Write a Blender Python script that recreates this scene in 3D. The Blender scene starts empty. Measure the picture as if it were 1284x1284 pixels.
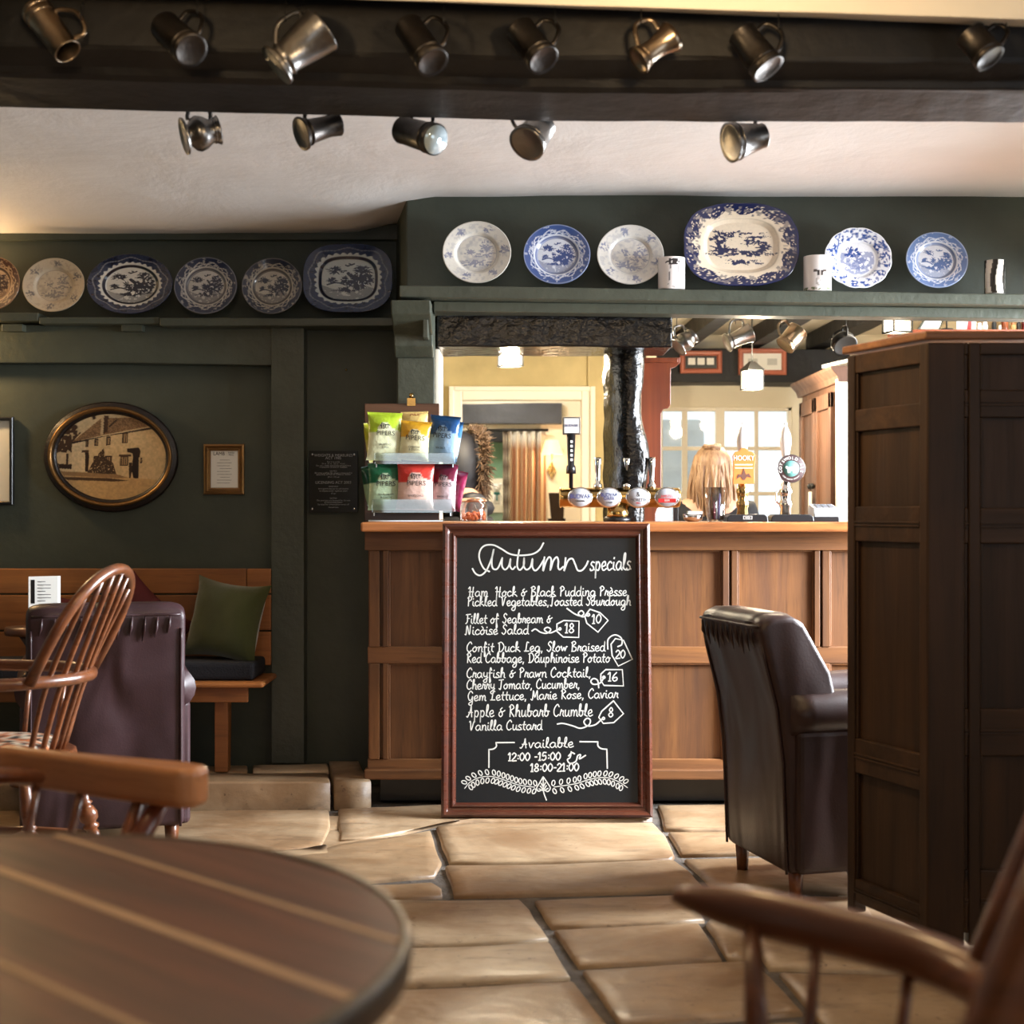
import bpy, math, random
import numpy as np
from mathutils import Vector, Matrix, noise as mnoise
random.seed(7)
S = bpy.context.scene
COL = S.collection
F = 1873.0; CZ = 1.12
# ---------------------------------------------------------------- camera, world, lights
cam = bpy.data.cameras.new('camera'); cam.sensor_width = 36; cam.lens = 36 * F / 1284
camo = bpy.data.objects.new('camera', cam); COL.objects.link(camo)
camo.location = (0, 0, CZ); camo.rotation_euler = (math.pi / 2, 0, 0)
cam.clip_start = 0.05
cam.dof.use_dof = True; cam.dof.focus_distance = 5.45; cam.dof.aperture_fstop = 3.6
S.camera = camo
S.view_settings.view_transform = 'Standard'; S.view_settings.look = 'None'
S.view_settings.gamma = 1; S.view_settings.use_curve_mapping = False
S.view_settings.exposure = 0.0
W = bpy.data.worlds.new('overcast_sky'); S.world = W; W.use_nodes = True
W.node_tree.nodes['Background'].inputs[0].default_value = (0.86, 0.93, 1.0, 1)
W.node_tree.nodes['Background'].inputs[1].default_value = 1.6

def area(name, loc, rot, sx, sy, power, col, spread=180):
    l = bpy.data.lights.new(name, 'AREA'); l.shape = 'RECTANGLE'; l.size = sx; l.size_y = sy
    l.energy = power; l.color = col; l.spread = math.radians(spread)
    o = bpy.data.objects.new(name, l); COL.objects.link(o); o.location = loc; o.rotation_euler = rot
    return o
def point(name, loc, power, col, r=0.03):
    l = bpy.data.lights.new(name, 'POINT'); l.energy = power; l.color = col; l.shadow_soft_size = r
    o = bpy.data.objects.new(name, l); COL.objects.link(o); o.location = loc
    return o
PI = math.pi
DAY = (0.87, 0.93, 1.0)
WARM = (1.0, 0.66, 0.32)
# daylight at openings cut in the walls; some are added fill, marked below
area('daylight_side_window', (2.66, 5.0, 1.45), (0, PI/2-.52, 0), 1.3, 1.3, 290, DAY, 122)
area('fill_light_near_side', (2.66, 1.5, 1.45), (0, PI/2-.2, 0), 1.2, 2.2, 10, DAY)  # unseen window added to light the chair arms and table
area('fill_light_rear', (0.3, -2.62, 1.5), (-PI/2, 0, 0), 3.0, 1.2, 6, (0.95, 0.96, 1.0))  # unseen window behind the camera, added as weak fill for the ceiling
area('daylight_bar_window', (1.4, 10.7, 2.7), (-math.radians(58), 0, 0), 1.6, 1.2, 170, DAY)
area('fill_light_servery_side', (2.66, 6.62, 1.55), (0, PI/2+.1, 0), .85, 0.6, 90, DAY)  # unseen window added to brighten the servery, tilted up at its ceiling
sl = bpy.data.lights.new('settle_fill_spot', 'SPOT'); sl.energy = 75; sl.color = (1.0, .72, .40); sl.spot_size = math.radians(58); sl.spot_blend = .35; sl.shadow_soft_size = .02  # unseen spot added for the warm glow on the settle
so = bpy.data.objects.new('settle_fill_spot', sl); COL.objects.link(so); so.location = (.16, 3.86, 2.19)
so.rotation_euler = (Vector((1.02, 3.93, 1.42))-Vector(so.location)).to_track_quat('-Z', 'Y').to_euler()
# ---------------------------------------------------------------- helpers
def P(x, y, D): return Vector(((x - 642) / F * D, D, CZ - (y - 642) / F * D))
def floor_pt(x, y, z=0.0):
    D = (CZ - z) * F / (y - 642); return Vector(((x - 642) / F * D, D, z))
def axis_matrix(p, z, x=None):
    z = Vector(z).normalized()
    x = Vector(x) if x is not None else (Vector((1, 0, 0)) if abs(z.x) < .9 else Vector((0, 1, 0)))
    x = (x - z * x.dot(z)).normalized(); y = z.cross(x)
    m = Matrix((x, y, z)).transposed().to_4x4(); m.translation = p
    return m
class MB:
    def __init__(s): s.v = []; s.f = []; s.sm = []
    def add(s, vs, fs, m=None, smooth=False):
        n = len(s.v)
        s.v += [tuple(m @ Vector(v)) if m is not None else tuple(v) for v in vs]
        s.f += [tuple(i + n for i in f) for f in fs]; s.sm += [smooth] * len(fs); return s
    def box(s, x0, x1, y0, y1, z0, z1, m=None):
        vs = [(x, y, z) for z in (z0, z1) for y in (y0, y1) for x in (x0, x1)]
        return s.add(vs, [(0, 2, 3, 1), (4, 5, 7, 6), (0, 1, 5, 4), (2, 6, 7, 3), (0, 4, 6, 2), (1, 3, 7, 5)], m)
    def cb(s, c, d, m=None):
        return s.box(c[0]-d[0]/2, c[0]+d[0]/2, c[1]-d[1]/2, c[1]+d[1]/2, c[2]-d[2]/2, c[2]+d[2]/2, m)
    def prism(s, poly, a, b, axes='xy', m=None, smooth=False):
        # poly extruded along the third axis from a to b
        def mk(p, t):
            if axes == 'xy': return (p[0], p[1], t)
            if axes == 'xz': return (p[0], t, p[1])
            return (t, p[0], p[1])
        n = len(poly); vs = [mk(p, a) for p in poly] + [mk(p, b) for p in poly]
        fs = [tuple(range(n))[::-1], tuple(range(n, 2*n))] + [(i, (i+1) % n, n+(i+1) % n, n+i) for i in range(n)]
        k = len(s.f); s.add(vs, fs, m)
        if smooth:
            for i in range(k+2, len(s.f)): s.sm[i] = True
        return s
    def tube(s, pts, r, n=8, m=None, cap=True, flat=1.0, up=None):
        pts = [Vector(p) for p in pts]; N = len(pts)
        rs = r if isinstance(r, (list, tuple)) else [r] * N
        vs = []; fs = []; ref = Vector(up) if up else None
        for i in range(N):
            t = (pts[min(i+1, N-1)] - pts[max(i-1, 0)]).normalized()
            if ref is None or abs(ref.normalized().dot(t)) > .98 and up is None:
                ref = Vector((0, 0, 1)) if abs(t.z) < .9 else Vector((1, 0, 0))
            a = (ref - t * ref.dot(t)).normalized(); b = t.cross(a)
            if up is None: ref = a
            for k in range(n):
                th = 2*PI*k/n
                vs.append(tuple(pts[i] + (a*math.cos(th)*flat + b*math.sin(th)) * rs[i]))
        for i in range(N-1):
            for k in range(n):
                fs.append((i*n+k, i*n+(k+1) % n, (i+1)*n+(k+1) % n, (i+1)*n+k))
        if cap: fs += [tuple(range(n))[::-1], tuple(range((N-1)*n, N*n))]
        return s.add(vs, fs, m, True)
    def lathe(s, prof, n=20, m=None, cap=True):
        vs = []; fs = []
        for (r, z) in prof:
            for k in range(n):
                vs.append((r*math.cos(2*PI*k/n), r*math.sin(2*PI*k/n), z))
        N = len(prof)
        for i in range(N-1):
            for k in range(n): fs.append((i*n+k, i*n+(k+1) % n, (i+1)*n+(k+1) % n, (i+1)*n+k))
        if cap: fs += [tuple(range(n))[::-1], tuple(range((N-1)*n, N*n))]
        return s.add(vs, fs, m, True)
    def ball(s, c, r, n=14, k=9, m=None):
        r = r if isinstance(r, (list, tuple)) else (r, r, r)
        vs = []; fs = []
        for i in range(k+1):
            ph = PI*i/k
            for j in range(n):
                vs.append((c[0]+r[0]*math.sin(ph)*math.cos(2*PI*j/n), c[1]+r[1]*math.sin(ph)*math.sin(2*PI*j/n), c[2]-r[2]*math.cos(ph)))
        for i in range(k):
            for j in range(n): fs.append((i*n+j, i*n+(j+1) % n, (i+1)*n+(j+1) % n, (i+1)*n+j))
        return s.add(vs, fs, m, True)
def smooth_pts(pts, k=6, closed=False):
    pts = [Vector(p) for p in pts]; n = len(pts); out = []
    rng = n if closed else n-1
    for i in range(rng):
        p1, p2 = pts[i], pts[(i+1) % n]
        p0 = pts[(i-1) % n] if closed or i > 0 else p1*2-p2
        p3 = pts[(i+2) % n] if closed or i+2 < n else p2*2-p1
        for j in range(k):
            t = j/k
            out.append(.5*((2*p1)+(p2-p0)*t+(2*p0-5*p1+4*p2-p3)*t*t+(3*p1-p0-3*p2+p3)*t**3))
    if not closed: out.append(pts[-1])
    return out
def root_of(o):
    while o.parent: o = o.parent
    return o
def obj(name, mb, mat, parent=None, world=False, bevel=0, seg=2, sub=0, cols=None, solid=0):
    me = bpy.data.meshes.new(name)
    vs = mb.v
    if world and parent is not None:
        inv = root_of(parent).matrix_basis.inverted()
        vs = [tuple(inv @ Vector(v)) for v in vs]
    me.from_pydata(vs, [], mb.f)
    me.polygons.foreach_set('use_smooth', mb.sm)
    if mat: me.materials.append(mat)
    if cols is not None:
        a = me.color_attributes.new('paint', 'FLOAT_COLOR', 'POINT')
        c = np.ones((len(vs), 4), dtype=np.float32); c[:, :3] = cols
        a.data.foreach_set('color', c.ravel())
    o = bpy.data.objects.new(name, me); COL.objects.link(o)
    if parent is not None: o.parent = parent
    if bevel:
        b = o.modifiers.new('bevel', 'BEVEL'); b.width = bevel; b.segments = seg; b.limit_method = 'ANGLE'; b.angle_limit = math.radians(40)
    if sub:
        b = o.modifiers.new('subd', 'SUBSURF'); b.levels = sub; b.render_levels = sub
    if solid:
        b = o.modifiers.new('solid', 'SOLIDIFY'); b.thickness = solid; b.offset = -1
    return o
def tag(o, label, cat, group=None):
    o['label'] = label; o['category'] = cat
    if group: o['group'] = group
    return o
def thing(name, label, cat, loc=(0, 0, 0), rotz=0, group=None, mat=None):
    o = bpy.data.objects.new(name, None); COL.objects.link(o); o.empty_display_size = .05
    if mat is not None: o.matrix_basis = mat
    else: o.location = loc; o.rotation_euler = (0, 0, rotz); o.matrix_basis = Matrix.Translation(loc) @ Matrix.Rotation(rotz, 4, 'Z')
    return tag(o, label, cat, group)
def struct(o): o['kind'] = 'structure'; return o
def sbox(name, mat, *b, bevel=0, parent=None):
    o = obj(name, MB().box(*b), mat, parent, bevel=bevel)
    return o if parent else struct(o)
def text(name, s, size, mat, parent, m, align='CENTER', ext=0.0003, sx=1.0):
    cu = bpy.data.curves.new(name, 'FONT'); cu.body = s; cu.size = size; cu.align_x = align; cu.align_y = 'CENTER'; cu.extrude = ext
    cu.resolution_u = 3
    t = bpy.data.objects.new('tmp', cu)
    me = bpy.data.meshes.new_from_object(t); bpy.data.objects.remove(t)
    me.transform(m @ Matrix.Scale(sx, 4, (1, 0, 0)))
    me.materials.clear(); me.materials.append(mat); me.name = name
    o = bpy.data.objects.new(name, me); COL.objects.link(o); o.parent = parent
    return o
# ---------------------------------------------------------------- materials
def srgb(r, g, b):
    return tuple(((c/255)/12.92 if c/255 <= .04045 else ((c/255+.055)/1.055)**2.4) for c in (r, g, b))
def newmat(name):
    m = bpy.data.materials.new(name); m.use_nodes = True
    nt = m.node_tree; b = nt.nodes['Principled BSDF']; return m, nt, b
def coords(nt, scale=(1, 1, 1), rnd=True):
    tc = nt.nodes.new('ShaderNodeTexCoord'); mp = nt.nodes.new('ShaderNodeMapping')
    mp.inputs['Scale'].default_value = scale; nt.links.new(tc.outputs['Object'], mp.inputs['Vector'])
    if rnd:
        oi = nt.nodes.new('ShaderNodeObjectInfo'); mu = nt.nodes.new('ShaderNodeMath'); mu.operation = 'MULTIPLY'; mu.inputs[1].default_value = 37
        nt.links.new(oi.outputs['Random'], mu.inputs[0]); cb = nt.nodes.new('ShaderNodeCombineXYZ')
        for i in range(3): nt.links.new(mu.outputs[0], cb.inputs[i])
        nt.links.new(cb.outputs[0], mp.inputs['Location'])
    return mp.outputs[0]
def noise(nt, vec, scale, detail=4, rough=.55, dist=0):
    n = nt.nodes.new('ShaderNodeTexNoise'); n.inputs['Scale'].default_value = scale; n.inputs['Detail'].default_value = detail
    n.inputs['Roughness'].default_value = rough; n.inputs['Distortion'].default_value = dist
    nt.links.new(vec, n.inputs['Vector']); return n.outputs['Fac']
def ramp(nt, fac, stops):
    r = nt.nodes.new('ShaderNodeValToRGB'); e = r.color_ramp.elements
    while len(e) < len(stops): e.new(.5)
    for i, (p, c) in enumerate(stops): e[i].position = p; e[i].color = (*c, 1) if len(c) == 3 else c
    nt.links.new(fac, r.inputs[0]); return r.outputs[0]
def bump(nt, b, h, strength, dist=.01, prev=None):
    n = nt.nodes.new('ShaderNodeBump'); n.inputs['Strength'].default_value = strength; n.inputs['Distance'].default_value = dist
    nt.links.new(h, n.inputs['Height'])
    if prev: nt.links.new(prev, n.inputs['Normal'])
    nt.links.new(n.outputs[0], b.inputs['Normal']); return n.outputs[0]
def mixc(nt, a, c2, fac, mode='MIX'):
    m = nt.nodes.new('ShaderNodeMix'); m.data_type = 'RGBA'; m.blend_type = mode
    for sock, v in ((m.inputs[0], fac), (m.inputs[6], a), (m.inputs[7], c2)):
        if hasattr(v, 'links'): nt.links.new(v, sock)
        elif isinstance(v, (int, float)): sock.default_value = v
        else: sock.default_value = (*v, 1)
    return m.outputs[2]
def mul(c, k): return tuple(min(1, x*k) for x in c)
def simple(name, c, rough=.5, metal=0, bs=0, bscale=40, var=.12, vscale=6, spec=.5, coat=0, alpha=None):
    m, nt, b = newmat(name); v = coords(nt)
    f = noise(nt, v, vscale, 4)
    nt.links.new(ramp(nt, f, [(.3, mul(c, 1-var)), (.7, mul(c, 1+var))]), b.inputs['Base Color'])
    b.inputs['Roughness'].default_value = rough; b.inputs['Metallic'].default_value = metal
    b.inputs['Specular IOR Level'].default_value = spec; b.inputs['Coat Weight'].default_value = coat
    if bs: bump(nt, b, noise(nt, v, bscale, 4), bs)
    return m
def wood(name, c1, c2, axis='x', rough=.35, grain=26, bs=.25, coat=0, knots=True):
    m, nt, b = newmat(name)
    k = {'x': (.06, 1, 1), 'y': (1, .06, 1), 'z': (1, 1, .06)}[axis]
    v = coords(nt, k)
    g = noise(nt, v, grain, 6, .65, .6); g2 = noise(nt, v, grain*4, 3, .7)
    v2 = coords(nt, (1, 1, 1)); big = noise(nt, v2, 2.2, 3, .5, .4)
    c = ramp(nt, g, [(.28, c1), (.55, tuple((a+d)/2 for a, d in zip(c1, c2))), (.75, c2)])
    c = mixc(nt, c, mul(c1, .55), ramp(nt, g2, [(.55, (0, 0, 0)), (.75, (.6, .6, .6))]))
    c = mixc(nt, c, ramp(nt, big, [(.3, (.62, .6, .58)), (.7, (1.25, 1.2, 1.15))]), .75, 'MULTIPLY')
    if knots:
        vv = nt.nodes.new('ShaderNodeTexVoronoi'); vv.inputs['Scale'].default_value = 3.0
        k2 = tuple(x if x == 1 else .45 for x in k)
        nt.links.new(coords(nt, k2), vv.inputs['Vector'])
        c = mixc(nt, c, mul(c1, .35), ramp(nt, vv.outputs['Distance'], [(.03, (.8, .8, .8)), (.09, (0, 0, 0))]))
    nt.links.new(c, b.inputs['Base Color'])
    nt.links.new(ramp(nt, g, [(.3, (rough+.12,)*3), (.8, (rough-.06,)*3)]), b.inputs['Roughness'])
    b.inputs['Coat Weight'].default_value = coat; b.inputs['Coat Roughness'].default_value = .2
    bump(nt, b, g, bs, .004)
    return m
def emis(name, c, s):
    m, nt, b = newmat(name); b.inputs['Emission Color'].default_value = (*c, 1); b.inputs['Emission Strength'].default_value = s
    b.inputs['Base Color'].default_value = (*c, 1); return m
def glassm(name, tint=(.95, .97, .97), gloss=.15):
    m = bpy.data.materials.new(name); m.use_nodes = True; nt = m.node_tree; nt.nodes.clear()
    o = nt.nodes.new('ShaderNodeOutputMaterial'); t = nt.nodes.new('ShaderNodeBsdfTransparent'); g = nt.nodes.new('ShaderNodeBsdfGlossy')
    t.inputs[0].default_value = (*tint, 1); g.inputs['Roughness'].default_value = .03
    mx = nt.nodes.new('ShaderNodeMixShader'); lw = nt.nodes.new('ShaderNodeLayerWeight'); lw.inputs[0].default_value = .35
    mm = nt.nodes.new('ShaderNodeMath'); mm.operation = 'MULTIPLY_ADD'; mm.inputs[1].default_value = .7; mm.inputs[2].default_value = gloss*.3
    nt.links.new(lw.outputs['Fresnel'], mm.inputs[0]); nt.links.new(mm.outputs[0], mx.inputs[0])
    nt.links.new(t.outputs[0], mx.inputs[1]); nt.links.new(g.outputs[0], mx.inputs[2]); nt.links.new(mx.outputs[0], o.inputs[0])
    return m
def printmat(name, rough=.25, coat=0, bs=0):
    m, nt, b = newmat(name); a = nt.nodes.new('ShaderNodeVertexColor'); a.layer_name = 'paint'
    nt.links.new(a.outputs[0], b.inputs['Base Color']); b.inputs['Roughness'].default_value = rough; b.inputs['Coat Weight'].default_value = coat
    if bs: bump(nt, b, noise(nt, coords(nt), 25, 3), bs)
    return m
def plaster(name, c, bs=.35, var=.06, rough=.9):
    m, nt, b = newmat(name); v = coords(nt, rnd=False)
    f = noise(nt, v, 1.6, 5); f2 = noise(nt, v, 3.0, 6, .6, .3)
    nt.links.new(ramp(nt, f, [(.3, mul(c, 1-var)), (.7, mul(c, 1+var))]), b.inputs['Base Color'])
    b.inputs['Roughness'].default_value = rough
    p = bump(nt, b, f2, bs, .06); bump(nt, b, noise(nt, v, 60, 3), bs*.35, .004, p)
    return m
M = {}
M['ceil'] = plaster('white_plaster', srgb(212, 206, 200), .13)
M['cream'] = plaster('cream_plaster', srgb(240, 230, 206), .12)
M['creamwall'] = simple('cream_wall_paint', srgb(190, 172, 122), .6, bs=.05)
M['green'] = simple('dark_green_paint', srgb(62, 67, 56), .55, bs=.18, bscale=22, var=.1)
M['greenwood'] = simple('green_painted_timber', srgb(66, 70, 59), .42, bs=.25, bscale=30, var=.14)
M['black_beam'] = simple('black_tarred_timber', srgb(13, 12, 14), .6, bs=.6, bscale=9, var=.35, vscale=4)
M['black_gloss'] = simple('gloss_black_timber', srgb(13, 11, 10), .22, bs=1.0, bscale=18, var=.4)
M['bar'] = wood('bar_oak', srgb(90, 57, 34), srgb(136, 93, 56), 'z', .42, 18)
M['barh'] = wood('bar_oak_rail', srgb(96, 61, 36), srgb(146, 100, 60), 'x', .4, 18)
M['bartop'] = wood('bar_top_oak', srgb(140, 82, 42), srgb(196, 128, 74), 'x', .3, 20, coat=.3)
M['settle'] = wood('dark_settle_oak', srgb(32, 20, 11), srgb(58, 38, 20), 'z', .46, 14, .5)
M['settleh'] = wood('dark_settle_rail', srgb(36, 23, 12), srgb(64, 42, 22), 'x', .44, 14, .5)
for k_ in ('settle', 'settleh'): M[k_].node_tree.nodes['Principled BSDF'].inputs['Specular IOR Level'].default_value = .25
M['bench'] = wood('bench_oak', srgb(126, 76, 36), srgb(176, 112, 56), 'x', .42, 12)
M['chair'] = wood('windsor_elm', srgb(88, 48, 27), srgb(146, 88, 52), 'x', .28, 20, .15, .5, False)
M['arm'] = wood('worn_elm_arm', srgb(176, 114, 70), srgb(220, 160, 108), 'x', .32, 14, .15, .3, False)
M['table'] = wood('table_board_oak', srgb(46, 26, 17), srgb(140, 84, 54), 'x', .36, 9, .4, .1)
M['tgap'] = simple('worn_pale_joint', srgb(186, 152, 118), .6)
M['frame_mah'] = wood('mahogany_frame', srgb(60, 28, 18), srgb(100, 50, 32), 'x', .24, 16, .15, .5, False)
M['slate'] = simple('chalkboard_paint', srgb(13, 17, 21), .4, bs=.06, var=.2, vscale=3)
M['chalk'] = simple('white_chalk_paint', srgb(216, 216, 210), .85, var=.04)
def leather(name, c, wr=.9):
    m, nt, b = newmat(name); v = coords(nt)
    f = noise(nt, v, 5, 5, .6, .5)
    nt.links.new(ramp(nt, f, [(.3, mul(c, .72)), (.7, mul(c, 1.35))]), b.inputs['Base Color'])
    b.inputs['Roughness'].default_value = .40; b.inputs['Specular IOR Level'].default_value = .42
    v3 = coords(nt, (1.5, 1.5, .5)); p = bump(nt, b, noise(nt, v3, 3.0, 1, .4, 1.2), wr, .03)
    bump(nt, b, noise(nt, v, 180, 2), .2, .002, p); return m
M['leather'] = leather('oxblood_leather', srgb(46, 28, 25))
M['leather2'] = leather('plum_brown_leather', srgb(56, 37, 40), 1.3)
M['pewter'] = simple('pewter', (.26, .25, .24), .30, 1, .25, 20, .35, 9)
M['pewter_dark'] = simple('tarnished_pewter', (.07, .063, .058), .38, 1, .3, 20, .35, 9)
M['pewter_warm'] = simple('warm_worn_pewter', (.32, .25, .18), .28, 1, .25, 20, .3, 9)
M['brass'] = simple('brass', (.46, .30, .11), .2, 1, .05, 20, .15)
M['chrome'] = simple('chrome', (.85, .85, .85), .08, 1)
M['black'] = simple('black_plastic', (.012, .012, .013), .3)
M['iron'] = simple('black_iron', (.02, .02, .02), .45, .6)
M['white'] = simple('white_gloss_paint', srgb(240, 232, 214), .4, var=.03)
M['glaze'] = simple('white_glazed_china', srgb(236, 230, 224), .15, var=.03, coat=.4)
M['plate'] = printmat('transfer_printed_china', .16, .5)
M['print'] = printmat('printed_paper', .35)
M['foil'] = printmat('printed_foil_packet', .3, .2, .5)
M['glass'] = glassm('clear_glass')
M['gold'] = simple('old_gilt', (.26, .14, .05), .35, .85, .2, 40, .3)
M['darkframe'] = simple('dark_walnut_frame', srgb(24, 13, 9), .38, bs=.3, bscale=60, var=.3, coat=.1)
M['paper'] = simple('white_paper', srgb(232, 230, 222), .7, var=.02)
M['ink'] = simple('black_ink', srgb(28, 26, 26), .6)
M['lamp'] = emis('lit_lantern_glass', (1.0, .86, .62), 14)
M['shade'] = emis('lit_lamp_shade', (1.0, .66, .32), 1.6)
M['redwood'] = wood('red_mahogany', srgb(96, 42, 22), srgb(140, 70, 38), 'z', .3, 14, .1, .4, False)
M['pine'] = wood('stained_cupboard_pine', srgb(88, 62, 50), srgb(128, 94, 74), 'z', .45, 14, .15, 0, False)
def stone():
    m, nt, b = newmat('worn_sandstone'); v = coords(nt)
    oi = nt.nodes.new('ShaderNodeObjectInfo')
    base = ramp(nt, oi.outputs['Random'], [(0, srgb(180, 158, 130)), (.35, srgb(160, 136, 108)), (.7, srgb(174, 150, 120)), (1, srgb(190, 172, 146))])
    c = mixc(nt, base, ramp(nt, noise(nt, v, 2.6, 5, .6, .4), [(.28, (.62, .54, .46)), (.7, (1.2, 1.18, 1.14))]), 1, 'MULTIPLY')
    c = mixc(nt, c, srgb(70, 52, 38), ramp(nt, noise(nt, v, 34, 4, .7), [(.64, (0, 0, 0)), (.72, (.75, .75, .75))]))
    c = mixc(nt, c, srgb(120, 84, 50), ramp(nt, noise(nt, v, 1.3, 6, .65, .8), [(.45, (0, 0, 0)), (.62, (.62, .62, .62))]))
    c = mixc(nt, c, srgb(96, 76, 58), ramp(nt, noise(nt, coords(nt, (.5, 2.2, 1)), 9, 5, .7, .5), [(.56, (0, 0, 0)), (.70, (.55, .55, .55))]))
    nt.links.new(c, b.inputs['Base Color'])
    nt.links.new(ramp(nt, noise(nt, v, 5, 4), [(.3, (.28,)*3), (.7, (.5,)*3)]), b.inputs['Roughness'])
    p = bump(nt, b, noise(nt, v, 3.2, 3, .5, .3), .35, .05); bump(nt, b, noise(nt, v, 40, 5, .6), .18, .006, p)
    return m
M['stone'] = stone()
M['mortar'] = simple('dark_mortar', srgb(92, 84, 76), .9, bs=.8, bscale=60, var=.4, vscale=14)
# ---------------------------------------------------------------- the room shell
XL, XR, YB = -3.2, 2.6, -2.6
def holed_wall(name, axis, at0, at1, u0, u1, z0, z1, holes, mat):
    # a wall with rectangular openings (ua, ub, za, zb), built from the strips that remain
    mb = MB(); cuts = sorted(holes); u = u0
    def bx(a, b, c, d):
        if b-a < 1e-4 or d-c < 1e-4: return
        mb.box(at0, at1, a, b, c, d) if axis == 'x' else mb.box(a, b, at0, at1, c, d)
    for (a, b, c, d) in cuts:
        bx(u, a, z0, z1); bx(a, b, z0, c); bx(a, b, d, z1); u = b
    bx(u, u1, z0, z1)
    return struct(obj(name, mb, mat))
holed_wall('wall_right', 'x', XR, XR+.12, YB, 9.8, -.25, 2.6, [(.4, 2.6, .85, 2.05), (4.35, 5.65, .8, 2.1), (6.3, 6.95, 1.1, 2.0)], M['cream'])
holed_wall('wall_rear', 'y', YB-.12, YB, XL, XR, 0, 2.6, [(-1.2, 1.8, .9, 2.1)], M['cream'])
sbox('wall_left', M['green'], XL-.12, XL, YB, 6.3, 0, 2.6)
# window frames of the openings the camera never sees but light comes through
def side_window(name, x, y0, y1, z0, z1):
    w = struct(obj(name, MB().box(x, x+.05, y0, y1, z0, z0+.05).box(x, x+.05, y0, y1, z1-.05, z1).box(x, x+.05, y0, y0+.05, z0, z1).box(x, x+.05, y1-.05, y1, z0, z1), M['white']))
    for k in range(1, 3):
        yy = y0+(y1-y0)*k/3
        obj('glazing_bar', MB().box(x, x+.03, yy-.012, yy+.012, z0, z1), M['white'], w)
side_window('window_2', XR-.03+.02, 4.35, 5.65, .8, 2.1)
side_window('window_3', XR-.01, .4, 2.6, .85, 2.05)  # frame for the added near-side fill window
# back wall on the left, with the plank over the bench alcove
YW = 6.15
sbox('wall_back', M['green'], XL, -.30, YW, YW+.15, 0, 2.42)
def xz(x, D): return (x-642)/F*D
def zz(y, D): return CZ-(y-642)/F*D
def wavy_board(name, x0, x1, y0, y1, z0, z1, mat, amp=.006, n=40, seed=0, bev=.004, parent=None, sag=0):
    mb = MB(); vs = []; fs = []
    for i in range(n+1):
        t = i/n; x = x0+(x1-x0)*t
        w = lambda k: amp*mnoise.noise(Vector((x*1.7+seed, k*9.1, seed)))+.3*amp*mnoise.noise(Vector((x*9+seed, k*5.1, 2)))
        dz = -sag*(1-(2*t-1)**2)
        vs += [(x, y0+w(1), z0+w(2)-dz), (x, y1, z0+w(3)-dz), (x, y1, z1+w(4)), (x, y0+w(5), z1+w(4))]
    for i in range(n):
        for k in range(4): fs.append((i*4+k, i*4+(k+1) % 4, i*4+4+(k+1) % 4, i*4+4+k))
    fs += [(3, 2, 1, 0), (n*4, n*4+1, n*4+2, n*4+3)]
    mb.add(vs, fs); o = obj(name, mb, mat, parent, bevel=bev)
    return o if parent else struct(o)
wavy_board('trim_1', XL, xz(342, 6.1), 6.08, YW+.01, zz(459, 6.1), zz(408, 6.1), M['greenwood'], .004, seed=3, sag=.012)
wavy_board('trim_2', xz(342, 6.1), xz(383, 6.1), 6.06, YW+.01, .1, zz(408, 6.1), M['greenwood'], .002, seed=5)
sbox('trim_3', M['greenwood'], XL, -.45, 6.12, YW+.01, 2.235, 2.3, bevel=.004)
# plate shelf on the left: two lengths of board on small blocks
sh1 = thing('plate_shelf', 'dark green narrow shelf under the left-hand row of plates', 'shelf', (-1.6, 6.1, zz(405, 6.05)))
def wb(name, par, *a, **k):
    o = wavy_board(name, *a, parent=par, **k)
    inv = root_of(par).matrix_basis.inverted(); o.data.transform(inv); return o
wb('shelf_board', sh1, XL+.6, xz(48, 6.0), 6.0, 6.145, zz(402, 6.0), zz(394, 6.0)+.006, M['greenwood'], amp=.003, seed=1, n=12)
wb('shelf_board', sh1, xz(48, 6.0)+.003, xz(200, 6.0), 6.0, 6.145, zz(406, 6.0), zz(398, 6.0)+.001, M['greenwood'], amp=.003, seed=2, n=12)
wb('shelf_board', sh1, xz(200, 6.0)+.003, xz(498, 6.0), 5.99, 6.145, zz(409, 6.0), zz(399, 6.0), M['greenwood'], amp=.003, seed=4, n=16)
for x0, x1 in ((2, 28), (152, 178), (-70, -50)):
    obj('shelf_block', MB().box(xz(x0, 6.03), xz(x1, 6.03), 6.03, 6.145, zz(414, 6.0), zz(405, 6.0)), M['greenwood'], sh1, world=True, bevel=.002)
# bulkhead over the bar opening
bz = 1.885
b = MB().prism([(-.41, 5.8), (XR, 5.8), (XR, 5.90), (.64, 5.90), (.64, 6.2), (-.30, 6.2), (-.30, 6.16), (-.478, 6.16)], bz, 2.42)
struct(obj('wall_bar_bulkhead', b, M['green'], bevel=.006))
# green jamb post with its corbel
struct(obj('trim_4', MB().box(-.449, -.30, 5.82, 6.2, 1.0, bz+.01), M['greenwood'], bevel=.006))
c = MB().prism([(5.60, 1.915), (6.1, 1.915), (6.1, 1.72), (5.80, 1.72), (5.755, 1.76), (5.755, 1.80), (5.62, 1.865)], -.455, -.305, axes='yz')
struct(obj('trim_5', c, M['greenwood'], bevel=.005))
struct(obj('trim_6', MB().box(-.338, -.318, 5.655, 5.80, 1.78, 1.925), M['greenwood'], bevel=.003))
struct(obj('trim_7', MB().box(-.300, -.286, 5.86, 6.18, 1.09, 1.76), M['white'], bevel=.002))
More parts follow.
